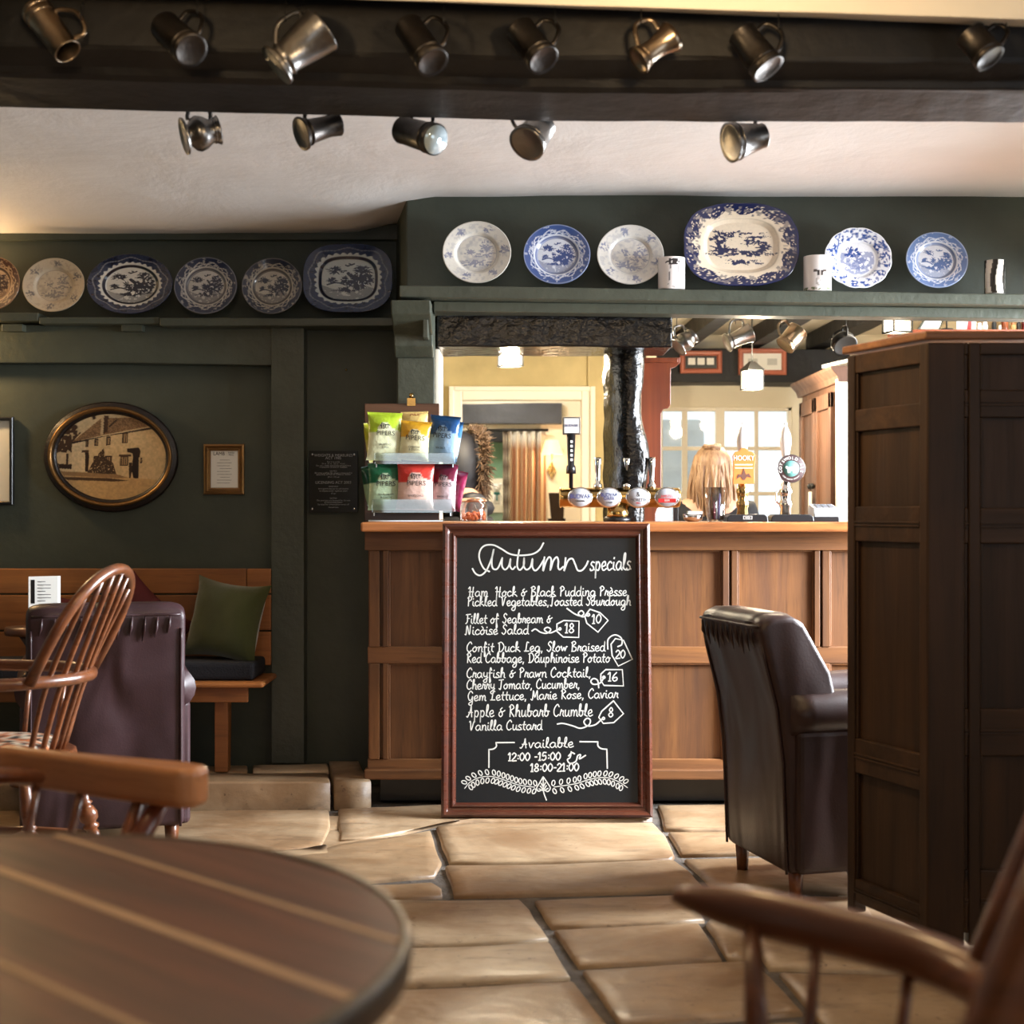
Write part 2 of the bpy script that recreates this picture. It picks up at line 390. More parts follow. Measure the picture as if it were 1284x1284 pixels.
# long shelf over the bar
sh2 = thing('plate_shelf', 'long green-grey shelf over the bar opening carrying plates and mugs', 'shelf', (1.0, 5.7, 1.92))
TL = -.0145
def tilt(mb):
    mb.v = [(x, y, z+TL*(x+.4)*.9) for (x, y, z) in mb.v]; return mb
def tilted(o): 
    for v in o.data.vertices: v.co.z += TL*(v.co.x+1.4)*.9
o = wb('shelf_board', sh2, -.424, XR, 5.62, 5.8, 1.928, 1.972, M['greenwood'], amp=.003, seed=8, n=60); tilted(o)
o = wb('shelf_rail', sh2, -.30, XR, 5.70, 5.8, 1.888, 1.928, M['greenwood'], amp=.002, seed=9, n=60); tilted(o)
# black lintel and post in the opening
lin = wavy_board('trim_8', -.294, .625, 5.825, 6.16, 1.762, 1.915, M['black_gloss'], .010, seed=11, n=60, bev=.006)
mb = MB(); vs = []; fs = []
N = 40; base = [(.371, 6.06), (.405, 5.985), (.445, 5.94), (.50, 5.93), (.528, 5.97), (.535, 6.14), (.39, 6.14)]
for i in range(N+1):
    z = 1.0+i/N*.80
    bend = .022*math.exp(-((z-1.33)/.10)**2) - .012*math.exp(-((z-1.55)/.1)**2)
    for k, (x, y) in enumerate(base):
        w = .007*mnoise.noise(Vector((k*3.3, z*13, 4)))
        vs.append((x+w+(bend if k in (3, 4, 5) else 0), y+w, z))
m_ = len(base)
for i in range(N):
    for k in range(m_): fs.append((i*m_+k, i*m_+(k+1) % m_, (i+1)*m_+(k+1) % m_, (i+1)*m_+k))
struct(obj('trim_9', mb.add(vs, fs, None, True), M['black_gloss']))
# ceiling
mb = MB(); nx, ny = 70, 44; vs = []; fs = []
for j in range(ny+1):
    for i in range(nx+1):
        x = XL+(XR-XL)*i/nx; y = 3.35+(6.3-3.35)*j/ny
        s = min(1, max(0, (-.30-x)/.35)); t = min(1, max(0, (y-5.3)/.85)); t = t*t*(3-2*t)
        z = 2.345 - .085*s*t + .008*mnoise.noise(Vector((x*1.1, y*1.4, 3))) + .003*mnoise.noise(Vector((x*4, y*5, 1)))
        vs.append((x, y, z))
for j in range(ny):
    for i in range(nx):
        a = j*(nx+1)+i; fs.append((a, a+nx+1, a+nx+2, a+1))
struct(obj('ceiling', mb.add(vs, fs, None, True), M['ceil'], solid=.05))
sbox('ceiling_near_room', M['ceil'], XL, XR, YB, 3.45, 2.50, 2.6)
# black ceiling beam (profile in Y,Z, running along X) and the plaster header in front of it
prof = [(3.42, 2.5), (3.42, 2.165), (3.425, 2.155), (3.475, 2.128), (3.482, 2.110), (3.50, 2.105), (3.72, 2.094), (3.73, 2.5)]
mb = MB(); vs = []; fs = []; N = 110; m_ = len(prof)
for i in range(N+1):
    x = XL+(XR-XL)*i/N
    for k, (y, z) in enumerate(prof):
        w = .006*mnoise.noise(Vector((x*1.5, k*4.3, 7)))+.003*mnoise.noise(Vector((x*7, k*2.3, 7)))
        if k in (3, 4): w2 = w+.006*mnoise.noise(Vector((x*.8, 5, 5)))
        else: w2 = w
        vs.append((x, y+w*.6, z+w2-(.027*x if x < 0 else .004*x) if z < 2.4 else z))
for i in range(N):
    for k in range(m_): fs.append((i*m_+k, i*m_+(k+1) % m_, (i+1)*m_+(k+1) % m_, (i+1)*m_+k))
beam = struct(obj('trim_10', mb.add(vs, fs), M['black_beam'], bevel=.004))
mb = MB(); vs = []; fs = []; N = 60
for i in range(N+1):
    x = XL+(XR-XL)*i/N; w = .002*mnoise.noise(Vector((x*5, 1, 1)))
    vs += [(x, 3.28, 2.236-.030*x+w), (x, 3.40, 2.272-.041*x+w), (x, 3.40, 2.5), (x, 3.28, 2.5)]
for i in range(N):
    for k in range(4): fs.append((i*4+k, i*4+(k+1) % 4, i*4+4+(k+1) % 4, i*4+4+k))
struct(obj('trim_11', mb.add(vs, fs), M['white'], bevel=.003))
# ---------------------------------------------------------------- floor: separately laid worn flagstones
floor = struct(obj('floor', MB().box(XL, XR, YB, 6.3, -.12, -.014), M['mortar']))
_mesh_rng = random.Random(3)
def flagstone(poly, z=0.0, thick=.03, gap=.006, seed=0, parent=None):
    # poly: plan outline; edges wander, the top is slightly cushioned and worn
    pts = [Vector((p[0], p[1], 0)) for p in poly]; n = len(pts); c = sum(pts, Vector())/n
    out = []
    for i in range(n):
        a, b_ = pts[i], pts[(i+1) % n]; L = (b_-a).length; k = max(1, int(L/.09))
        nr = Vector(((b_-a).y, -(b_-a).x, 0)).normalized() if L > 0 else Vector()
        for j in range(k):
            t = j/k; p = a.lerp(b_, t)
            p += nr*(.006*mnoise.noise(Vector((p.x*9, p.y*9, seed)))) if j else Vector()
            p += (c-p).normalized()*gap; out.append(p)
    m_ = len(out); vs = []; fs = []
    rings = [(0, -thick), (0, -.006), (.008, 0.0), (.05, .002)]
    for (ins, dz) in rings:
        for p in out:
            d = c-p; L = d.length
            q = p+d*(min(ins, L*.5)/max(L, 1e-6))
            h = .004*mnoise.noise(Vector((q.x*3, q.y*3, seed))) if dz >= 0 else 0
            vs.append((q.x, q.y, z+dz+h))
    vs.append((c.x, c.y, z+.003))
    for r in range(len(rings)-1):
        for i in range(m_): fs.append((r*m_+i, r*m_+(i+1) % m_, (r+1)*m_+(i+1) % m_, (r+1)*m_+i))
    r = (len(rings)-1)*m_
    for i in range(m_): fs.append((r+i, r+(i+1) % m_, len(vs)-1))
    mb = MB().add(vs, fs, None, True)
    return obj('flagstone', mb, M['stone'], parent or floor)
def ccw(p):
    a = sum(p[i][0]*p[(i+1) % len(p)][1]-p[(i+1) % len(p)][0]*p[i][1] for i in range(len(p)))
    return p if a > 0 else p[::-1]
def stone_px(px, z=0.0, thick=.03, seed=0, ymax=None, ymin=None):
    pl = []
    for (x, y) in px:
        q = floor_pt(x, y, z); yy = q.y
        if ymax: yy = min(yy, ymax)
        if ymin: yy = max(yy, ymin)
        pl.append((q.x, yy))
    return flagstone(ccw(pl), z, thick, seed=seed)
traced = [
 [(-260, 1017), (60, 1016), (414, 1015), (416, 1034), (410, 1050), (404, 1060), (370, 1064), (340, 1066), (-320, 1075)],
 [(340, 1067), (404, 1061), (412, 1058), (416, 1070), (330, 1078), (310, 1070)],
 [(422, 1014), (556, 1008), (690, 1008), (818, 1008), (820, 1026), (700, 1028), (560, 1031), (541, 1034), (500, 1044), (460, 1050), (424, 1053)],
 [(426, 1057), (500, 1048), (541, 1041), (545, 1052), (551, 1070), (556, 1080), (546, 1097), (470, 1103), (440, 1106), (300, 1100), (330, 1080)],
 [(440, 1109), (545, 1105), (556, 1112), (557, 1122), (500, 1124), (380, 1124)],
 [(545, 1036), (600, 1031), (820, 1030), (836, 1046), (848, 1072), (842, 1076), (700, 1079), (562, 1081), (552, 1060)],
 [(556, 1085), (700, 1082), (848, 1078), (868, 1092), (888, 1114), (720, 1119), (567, 1122)],
 [(823, 1009), (1010, 1007), (1030, 1038), (905, 1040), (832, 1039)],
 [(836, 1043), (905, 1042), (1035, 1041), (1050, 1067), (900, 1070), (853, 1071)],
 [(856, 1076), (1050, 1071), (1070, 1100), (1080, 1120), (893, 1112)],
 [(1016, 1008), (1210, 1007), (1260, 1050), (1040, 1050)], [(1045, 1054), (1265, 1054), (1330, 1120), (1085, 1118)],
 [(395, 1129), (480, 1127), (655, 1127), (666, 1138), (690, 1175), (600, 1181), (420, 1187)],
 [(410, 1191), (600, 1185), (692, 1180), (718, 1223), (600, 1230), (400, 1238)],
 [(400, 1243), (600, 1235), (722, 1229), (745, 1258), (772, 1292), (600, 1300), (380, 1306)],
 [(668, 1128), (760, 1124), (870, 1121), (886, 1152), (780, 1158), (690, 1161)],
 [(692, 1165), (780, 1160), (878, 1156), (908, 1202), (820, 1205), (724, 1210)],
 [(728, 1215), (820, 1209), (945, 1203), (968, 1222), (1010, 1268), (900, 1276), (776, 1284)],
 [(890, 1151), (930, 1160), (952, 1200), (913, 1202), (884, 1156)],
 [(896, 1119), (1080, 1124), (1100, 1150), (1110, 1158), (930, 1156), (894, 1148)],
 [(940, 1160), (1110, 1162), (1190, 1215), (1160, 1218), (962, 1212), (953, 1198)],
 [(975, 1218), (1200, 1222), (1280, 1290), (1040, 1292), (1014, 1266)],
 [(780, 1290), (1000, 1281), (1030, 1294), (1060, 1350), (820, 1354)],
]
for i, t in enumerate(traced): stone_px(t, seed=i*3.1)
# the raised stone platform along the wall, one course of blocks
for i, t in enumerate([[(418, 945), (455, 945), (466, 979), (419, 980)], [(315, 959), (413, 957), (414, 965), (316, 968)], [(200, 960), (312, 959), (312, 968), (200, 970)],
                       [(-260, 957), (197, 960), (197, 970), (-260, 970)], [(-300, 971), (100, 971), (414, 969), (416, 981), (-300, 983)]]):
    stone_px(t, z=.1, thick=.11, seed=50+i, ymax=6.13)
# the rest of the floor, further from the traced stones
r = random.Random(11); y = YB+.05
fills = []
while y < 3.15:
    h = r.uniform(.32, .46); h = min(h, 3.20-y) if y+h > 3.0 else h
    x = XL+r.uniform(-.3, 0)
    while x < XR:
        w = r.uniform(.45, .8); fills.append((max(x, XL), min(x+w, XR), y, y+h)); x += w
    y += h
for (a, b_, yl, yh, w0) in ((XL, -.47, 3.22, 4.22, .5), (1.62, XR, 3.22, 5.75, .5), (1.0, 1.6, 3.22, 3.62, .5), (XL, -.42, 4.23, 5.55, .55), (.95, 1.61, 3.63, 4.45, .33)):
    y = yl
    while y < yh-.1:
        h = min(r.uniform(.3, .42), yh-y); x = a
        while x < b_-.05:
            w = min(r.uniform(w0, w0+.25), b_-x); fills.append((x, x+w, y, y+h)); x += w
        y += h
for i, (a, b_, c_, d) in enumerate(fills):
    flagstone([(a, c_), (b_, c_), (b_, d), (a, d)], z=-.010 if c_ > 3.6 else -.005, seed=100+i*1.7, gap=.009)
# ---------------------------------------------------------------- the servery and the room beyond
sbox('floor_servery', simple('pale_servery_tiles', srgb(186, 178, 160), .5), -1.6, XR, 6.3, 13.2, -.3, -.2)
sbox('ceiling_servery_front', M['white'], .66, XR, 5.89, 6.2, 2.25, 2.35)
sbox('ceiling_servery', M['white'], -1.6, XR, 6.2, 9.8, 2.25, 2.35)
YD = 8.9
holed_wall('wall_servery_back', 'y', YD, YD+.12, -1.6, .80, -.2, 2.3, [(-.30, .415, -.2, 1.79)], M['creamwall'])
holed_wall('wall_window', 'y', 9.55, 9.67, .80, XR, -.2, 2.3, [(.94, 1.79, .92, 1.79)], M['cream'])
sbox('wall_servery_left', M['creamwall'], -1.72, -1.6, 6.3, 13.2, -.2, 2.35)
sbox('wall_servery_return', M['cream'], .76, .86, 8.9, 9.6, -.2, 2.3)
d1 = struct(obj('door_1', MB().box(-.361, -.297, YD-.03, YD+.03, -.2, 1.85).box(.412, .48, YD-.03, YD+.03, -.2, 1.85).box(-.297, .412, YD-.03, YD+.03, 1.785, 1.85), M['white'], bevel=.006))
obj('moulding', MB().box(-.375, -.345, YD-.045, YD-.02, -.2, 1.866).box(.464, .494, YD-.045, YD-.02, -.2, 1.866).box(-.345, .464, YD-.045, YD-.02, 1.838, 1.866), M['white'], d1, bevel=.005)
sbox('trim_12', M['creamwall'], .452, .46, YD-.012, YD+.01, 1.87, 2.25)
# ceiling beams over the servery running away from the camera
for i, (x, w) in enumerate(((.66, .11), (1.13, .10), (1.56, .10), (1.98, .12), (.1, .12))):
    o = wavy_board('trim_%d' % (13+i), 6.25 if x < .6 else 5.93, 9.5, -w/2, w/2, 2.15, 2.26, M['black_beam'], .008, seed=20+i)
    for v in o.data.vertices: v.co = Vector((x+v.co.y-(v.co.x-7.8)*.03, v.co.x, v.co.z))
wavy_board('trim_18', .86, 2.1, 9.28, 9.56, 1.925, 2.135, M['black_beam'], .012, seed=31)
# window to the street behind the bar
w1 = struct(obj('window_1', MB().box(.94, .965, 9.56, 9.62, .92, 1.79).box(1.765, 1.79, 9.56, 9.62, .92, 1.79).box(.94, 1.79, 9.56, 9.62, 1.765, 1.79).box(.94, 1.79, 9.56, 9.62, .92, .95).box(1.305, 1.36, 9.55, 9.63, .92, 1.79), M['white'], bevel=.003))
xs = [(.965, 1.09), (1.125, 1.305), (1.36, 1.555), (1.58, 1.765)]
for (a, b_) in xs:
    for (c_, d) in ((.95, 1.225), (1.25, 1.515), (1.54, 1.765)):
        obj('pane', MB().box(a, b_, 9.588, 9.592, c_, d), M['glass'], w1)
obj('glazing_bar', MB().box(1.09, 1.125, 9.57, 9.61, .95, 1.765), M['white'], w1, bevel=.003)
obj('glazing_bar', MB().box(1.555, 1.58, 9.57, 9.61, .95, 1.765), M['white'], w1, bevel=.003)
for z in (1.225, 1.515): obj('glazing_bar', MB().box(.965, 1.765, 9.572, 9.608, z, z+.025), M['white'], w1, bevel=.003)
sbox('wall_outside', simple('grey_rendered_wall', (.42, .44, .46), .9), .2, 1.62, 12.6, 12.9, -.3, 1.9)
sbox('ground_outside', simple('pale_paving', (.45, .45, .44), .9), .9, 4.5, 9.7, 14, -.35, -.3)
# room beyond the door
Y2 = 10.6
holed_wall('wall_beyond', 'y', Y2, Y2+.1, -1.6, .70, -.2, 2.5, [(-.75, .226, -.2, 1.70)], M['white'])
wavy_board('trim_19', -.7, .352, Y2-.08, Y2+.01, 1.742, 1.885, simple('blue_grey_beam', srgb(62, 66, 76), .5, bs=.4, bscale=10, var=.25), .006, seed=40)
sbox('wall_green_room', simple('sage_green_wall', srgb(110, 146, 118), .7), -1.6, .70, 12.5, 12.6, 1.40, 2.3)
sbox('wall_green_room_dado', M['white'], -1.6, .70, 12.48, 12.6, -.2, 1.40)
sbox('trim_20', M['black_beam'], -1.6, .70, 12.3, 12.49, 1.70, 1.85)
sbox('wall_beyond_right', M['white'], .70, .76, 8.9, 12.6, -.2, 2.5)
sbox('ceiling_beyond', M['white'], -1.7, 1.3, 8.95, 12.7, 2.4, 2.5)
point('beyond_room_fill', (-.1, 9.7, 2.1), 26, (1, .92, .8), .08)  # bare fill light added to brighten this room, no lamp hangs here
point('green_room_fill', (-.6, 11.7, 2.2), 30, (1, .95, .88), .08)  # light without a fixture, added to brighten the green room
point('sconce_bulb', (xz(692, 10.5), 10.40, zz(575, 10.5)), 2.5, (1, .72, .42), .03)
# ---------------------------------------------------------------- the bar
YF = 5.72
bar = thing('bar_counter', 'panelled oak bar counter behind the chalkboard', 'bar counter', (1.0, 5.9, 0))
X0 = -.553
def bp(name, x0, x1, y0, y1, z0, z1, m='bar', bev=.003):
    return obj(name, MB().box(x0, x1, y0, y1, z0, z1), M[m], bar, world=True, bevel=bev)
def bz_(y): return zz(y, YF)
bp('carcass', X0, XR-.01, YF+.03, 6.2, bz_(975), 1.046)
bp('plinth', X0+.04, XR-.01, YF+.07, 6.1, .0, bz_(975), 'black')
obj('counter_top', MB().box(xz(452, 5.62), XR-.01, 5.62, 6.27, 1.045, 1.082), M['bartop'], bar, world=True, bevel=.008, seg=3)
bp('rail', X0-.01, XR-.01, YF-.012, YF+.03, bz_(690), 1.046, 'barh')
bp('rail', X0, XR-.01, YF, YF+.03, bz_(832), bz_(811), 'barh')
bp('rail', X0, XR-.01, YF, YF+.03, bz_(968), bz_(952), 'barh')
bp('skirting_moulding', X0-.012, XR-.01, YF-.018, YF+.04, bz_(977), bz_(964), 'barh', .006)
st = [(463, 476), (480, 487), (574, 584), (586, 596), (690, 698), (701, 709), (806, 814), (906, 914), (917, 925), (1021, 1028), (1031, 1041), (1135, 1143), (1146, 1154), (1250, 1258)]
for (a, b_) in st:
    for (z0, z1) in ((bz_(811), bz_(690)), (bz_(952), bz_(832))):
        o = bp('stile', xz(a, YF), xz(b_, YF), YF-.004, YF+.03, z0, z1, 'bar', .0025)
pn = [(487, 574), (596, 690), (709, 806), (814, 906), (925, 1021), (1041, 1135), (1154, 1250)]
for (a, b_) in pn:
    for (z0, z1) in ((bz_(811), bz_(690)), (bz_(952), bz_(832))):
        x0, x1 = xz(a, YF), xz(b_, YF)
        bp('panel', x0+.002, x1-.002, YF+.018, YF+.034, z0, z1, 'bar', 0)
        mb = MB()
        for (q0, q1, w0, w1) in ((x0, x0+.006, z0, z1), (x1-.006, x1, z0, z1), (x0, x1, z1-.006, z1)):
            mb.box(q0, q1, YF+.004, YF+.02, w0, w1)
        obj('bead', mb, M['bar'], bar, world=True, bevel=.002)
# ---------------------------------------------------------------- chalkboard
uvec = Vector((0, .122, 1.062)).normalized(); ang = -math.atan2(.122, 1.062)
MBD = Matrix.Translation((.1275, 5.462, .004)) @ Matrix.Rotation(ang, 4, 'X')
board = thing('chalkboard', 'tall mahogany-framed chalkboard of autumn specials leaning against the bar', 'chalkboard', mat=MBD)
MBDi = MBD.inverted()
def b2(x, y, off=0.0):
    # a point measured on the board's face, as seen from the camera, turned into board coordinates
    o = MBDi @ Vector((0, 0, CZ)); d = (MBDi @ Vector(((x-642)/F, 1, CZ-(y-642)/F))) - o
    t = (-.004-o.y)/d.y; p = o+d*t; return (p.x, -.004-off, p.z)
HB = 1.078; WB = .386
fr = [(0, .0), (0, -.020), (.010, -.030), (.020, -.026), (.026, -.018), (.034, -.016), (.040, -.022), (.046, -.020), (.052, -.006), (.055, .0)]
def framed(parent, w, h, prof, mat, z0=0.0, name='frame_rail', bevel=0, front=1, corner=None):
    # four mitred mouldings round a w x h rectangle, each rail a part; profile (inset, depth)
    cs = [(-w, z0), (w, z0), (w, z0+h), (-w, z0+h)]; ins = [(1, 1), (-1, 1), (-1, -1), (1, -1)]
    for k in range(4):
        a, b_ = cs[k], cs[(k+1) % 4]; ia, ib = ins[k], ins[(k+1) % 4]
        vs = []; n = len(prof)
        for (c0, ii) in ((a, ia), (b_, ib)):
            for (i_, d) in prof: vs.append((c0[0]+ii[0]*i_, d, c0[1]+ii[1]*i_))
        fs = [(i, (i+1) % n, n+(i+1) % n, n+i) for i in range(n)]
        obj(name, MB().add(vs, fs), mat, parent, bevel=.0015)
framed(board, WB, HB, fr, M['frame_mah'])
obj('slate', MB().box(-WB+.045, WB-.045, -.004, .004, .045, HB-.045), M['slate'], board)
obj('backing', MB().box(-WB+.02, WB-.02, .004, .014, .02, HB-.02), M['frame_mah'], board)
def ribbon(mb, pts, w, conv=b2, closed=False, k=5, sm=True):
    if sm and len(pts) > 2: q = smooth_pts([(p[0], p[1], 0) for p in pts], k)
    else: q = [Vector((p[0], p[1], 0)) for p in pts]
    vs = []
    for i, p in enumerate(q):
        t = (q[min(i+1, len(q)-1)]-q[max(i-1, 0)]); t = t.normalized() if t.length else Vector((1, 0, 0))
        n = Vector((-t.y, t.x, 0))*w/2; e = t*w*.3 if i == len(q)-1 else (-t*w*.3 if i == 0 else Vector())
        for s in (1, -1):
            z = p+n*s+e; vs.append(conv(z.x, z.y, .0008))
    mb.add(vs, [(2*i, 2*i+1, 2*i+3, 2*i+2) for i in range(len(q)-1)])
GL = {
'a': "10|8 8,4 10,0 5,3 0,7 3,8 9,8 3,10 0", 'b': "9|0 2,3 12,3 19,1 17,1 4,4 0,7 4,5 9,1 7;5 9,9 8", 'c': "8|7 8,4 10,0 5,3 0,8 2",
'd': "10|8 8,4 10,0 5,3 0,7 3,8 19,8 3,10 0", 'e': "8|0 4,6 6,5 10,2 9,0 5,3 0,8 2", 'f': "7|5 14,3 19,2 14,2 -8,4 -6,2 2;0 9,6 9",
'g': "10|8 8,4 10,0 5,3 0,7 3,8 9,8 -6,4 -9,1 -6,5 -2,10 1", 'h': "9|0 2,3 13,3 19,1 16,1 0,2 6,5 10,7 7,7 1,9 0", 'i': "4|1 9,1 2,4 0;1 13,1.5 14.5",
'k': "9|0 2,3 13,3 19,1 16,1 0;6 9,2 5,6 3,9 0", 'l': "5|0 2,3 12,3 19,1 17,1 3,5 0", 'm': "13|1 10,1 0,2 7,4 10,6 7,6 0,7 7,9 10,11 7,11 1,13 0",
'n': "9|1 10,1 0,2 7,5 10,7 7,7 1,9 0", 'o': "9|4 10,0 5,3 0,7 4,5 10,4 9,9 8", 'p': "9|1 10,1 -9,1 5,4 10,7 6,5 0,1 2",
'r': "7|0 1,2 11,3 8,6 9,5 3,7 0", 's': "7|6 9,3 10,1 7,5 4,5 1,1 0,0 2;5 1,7 1", 't': "6|3 16,2 3,5 0;0 10,6 10", 'u': "9|1 10,1 3,3 0,6 3,7 10,7 2,9 0",
'v': "8|0 10,3 0,6 9,8 9", 'w': "11|0 10,2 1,5 8,7 1,9 9,11 9", 'y': "9|1 10,1 4,4 2,7 5,7 10,7 -6,4 -9,1 -6,5 -2,9 1", 'x': "8|0 10,7 0;7 10,0 0",
'A': "12|0 1,2 0,6 10,7 18,8 8,9 0;3 7,10 7", 'B': "11|2 18,2 0;0 16,5 19,8 15,3 10,9 7,8 1,1 0", 'C': "10|9 15,6 19,1 12,1 4,5 0,9 3", 'D': "12|2 17,3 0;0 16,6 18,11 10,7 1,1 0",
'F': "9|3 18,3 4,0 0;0 17,9 18;2 10,7 10", 'G': "11|9 15,5 19,1 10,4 1,8 4,9 9,9 -6,5 -8,3 -5,9 0", 'H': "12|0 15,3 18,3 0;9 18,8 0,10 0;1 9,10 9", 'L': "10|8 17,5 18,4 10,3 2,0 1,5 1,9 1",
'M': "14|0 1,3 0,4 18,7 4,11 18,12 2,14 0", 'N': "12|0 1,2 1,3 18,8 0,9 18", 'P': "9|2 18,2 0;0 15,4 19,8 14,3 9", 'R': "10|2 18,2 0;0 15,4 19,8 14,3 9,9 0", 'S': "9|8 16,5 19,2 14,7 7,4 0,0 3",
'T': "9|0 17,9 18;5 18,4 0,1 1", 'V': "11|0 16,2 17,4 0,8 16,10 17", '&': "11|6 14,3 11,5 8,2 7,1 3,4 0,7 3,6 7,8 8,11 10", ',': "4|2 1,1 -3", ' ': "5|", '-': "6|1 8,5 8", ':': "4|2 4,2 5.5;2 11,2 12.5",
'1': "6|0 14,3 18,3 0;1 0,5 0", '2': "8|0 14,3 18,7 14,5 8,0 0,8 0", '0': "9|4 18,1 14,0 9,1 4,4 0,7 4,8 9,7 14,4 18", '5': "9|7 18,2 18,1 10,6 11,7 4,3 0,0 2", '6': "9|6 18,2 12,0 5,3 0,7 3,6 8,1 6", '8': "9|4 9,1 13,4 18,7 13,4 9,0 4,4 0,8 4,4 9",
}
GL['E'] = "8|0 4,6 6,5 10,2 9,0 5,3 0,8 2;2 16,5 12"; GL['O'] = "9|4 10,0 5,3 0,7 4,5 10,4 9,9 8;2 16,5 12"   # e and o with a grave accent
GLP = {}
for k, v in GL.items():
    a, b_ = v.split('|'); GLP[k] = (float(a), [[tuple(float(c) for c in p.split()) for p in s_.split(',')] for s_ in b_.split(';')] if b_ else [])
STRAIGHT = set('FHVNM1L')
def line(s, x0, x1, y0, y1, xh=8.0, w=1.3, par=board, name='lettering', conv=b2):
    tot = sum(GLP[c][0]+1.2 for c in s)-1.2; sx = (x1-x0)/tot; sy = xh/10; mb = MB(); cx = 0
    for c in s:
        adv, strokes = GLP[c]
        for st_ in strokes:
            pts = []
            for (a, b_) in st_:
                t = (cx+a)/tot; slant = .06*b_*sy
                pts.append((x0+(cx+a)*sx+slant, y0+(y1-y0)*t-b_*sy))
            ribbon(mb, pts, w, conv, k=4)
        cx += adv+1.2
    return obj(name, mb, M['chalk'], par)
for a in [("Ham  Hock & Black Pudding PrEsse", 587, 786, 748, 747, 6.5), ("Pickled Vegetables,Toasted Sourdough", 586, 791, 760, 759, 6.5), ("Fillet of Seabream &", 584, 692, 782, 781, 6.5),
          ("NicOise Salad", 583, 663, 796, 795, 6.5), ("Confit Duck Leg, Slow Braised", 585, 759, 817.5, 816.5, 6.6), ("Red Cabbage, Dauphinoise Potato", 585, 765, 831, 830.5, 6.6),
          ("Crayfish & Prawn Cocktail,", 585, 741, 850, 849, 6.6), ("Cherry Tomato, Cucumber,", 585, 727, 864.5, 863, 6.6), ("Gem Lettuce, Marie Rose, Caviar", 586, 775, 879, 875, 6.5),
          ("Apple & Rhubarb Crumble", 585, 743, 899, 898, 8.0), ("Vanilla Custard", 588, 680, 916, 915, 6.6), ("Available", 652, 719, 938, 937, 6.6)]:
    line(*a)
line("12:00 -15:00", 637, 703, 954, 953, 5.4, 1.6); line("18:00-21:00", 665, 726, 967.5, 966.5, 5.4, 1.6); line("specials", 740, 791, 715.5, 714.5, 11, 1.7)
line("10", 742, 754, 782, 781, 6.2, 1.5); line("18", 708, 720, 793.5, 793.5, 6.6, 1.5); line("20", 772, 784, 825.5, 825, 5.6, 1.5); line("16", 762, 775, 854, 854, 6, 1.5); line("8", 763, 769, 899, 899, 6.6, 1.5)
cA = lambda L: [(560+x/4.938, 660+y/4.938) for x, y in L]
cB = lambda L: [(560+x/4.938, 820+y/4.938) for x, y in L]
mb = MB()
for L in ([(160, 262), (180, 293), (212, 303), (248, 270), (280, 195), (292, 140), (282, 190), (280, 240), (292, 265), (318, 258), (345, 195)],
          [(265, 280), (228, 258), (202, 195), (210, 145), (240, 118), (290, 116), (340, 140), (390, 170), (450, 180), (530, 172), (575, 145), (600, 103)],
          [(345, 195), (343, 245), (362, 268), (385, 245), (396, 200), (393, 245), (408, 266), (425, 250)], [(450, 145), (440, 200), (438, 250), (455, 270), (478, 240), (480, 195)],
          [(480, 195), (478, 245), (495, 268), (520, 250), (532, 200), (531, 250), (548, 274), (572, 255), (600, 210)], [(606, 190), (600, 235), (597, 277), (615, 220), (635, 190), (648, 210), (642, 272), (660, 215), (682, 190), (692, 215), (690, 250), (700, 268), (722, 250)],
          [(737, 195), (733, 235), (727, 277), (750, 215), (778, 200), (796, 235), (812, 272), (838, 272), (862, 245), (876, 215)]):
    ribbon(mb, cA(L), 2.0)
obj('title_lettering', mb, M['chalk'], board)
mb = MB()
for L, s_ in (([(888, 513), (950, 535), (1000, 582), (937, 655), (868, 600), (855, 555), (888, 513)], 0), ([(683, 605), (725, 583), (820, 587), (818, 688), (722, 685), (683, 650), (683, 605)], 0),
              ([(745, 508), (790, 540), (830, 555), (850, 540), (835, 522), (815, 540), (840, 560), (870, 552)], 1), ([(528, 648), (550, 636), (580, 655), (620, 662), (645, 640), (625, 625), (605, 640), (640, 660), (695, 637)], 1),
              ([(998, 760), (1000, 700), (1040, 672), (1080, 690), (1085, 730), (1060, 745)], 1), ([(870, 545), (880, 540), (886, 548), (876, 556), (868, 548)], 1), ([(695, 632), (703, 628), (708, 636), (700, 642), (694, 634)], 1)):
    m1 = MB(); ribbon(m1, cA(L), 1.7, sm=s_); obj('tag_string' if s_ else 'price_tag', m1, M['chalk'], board)
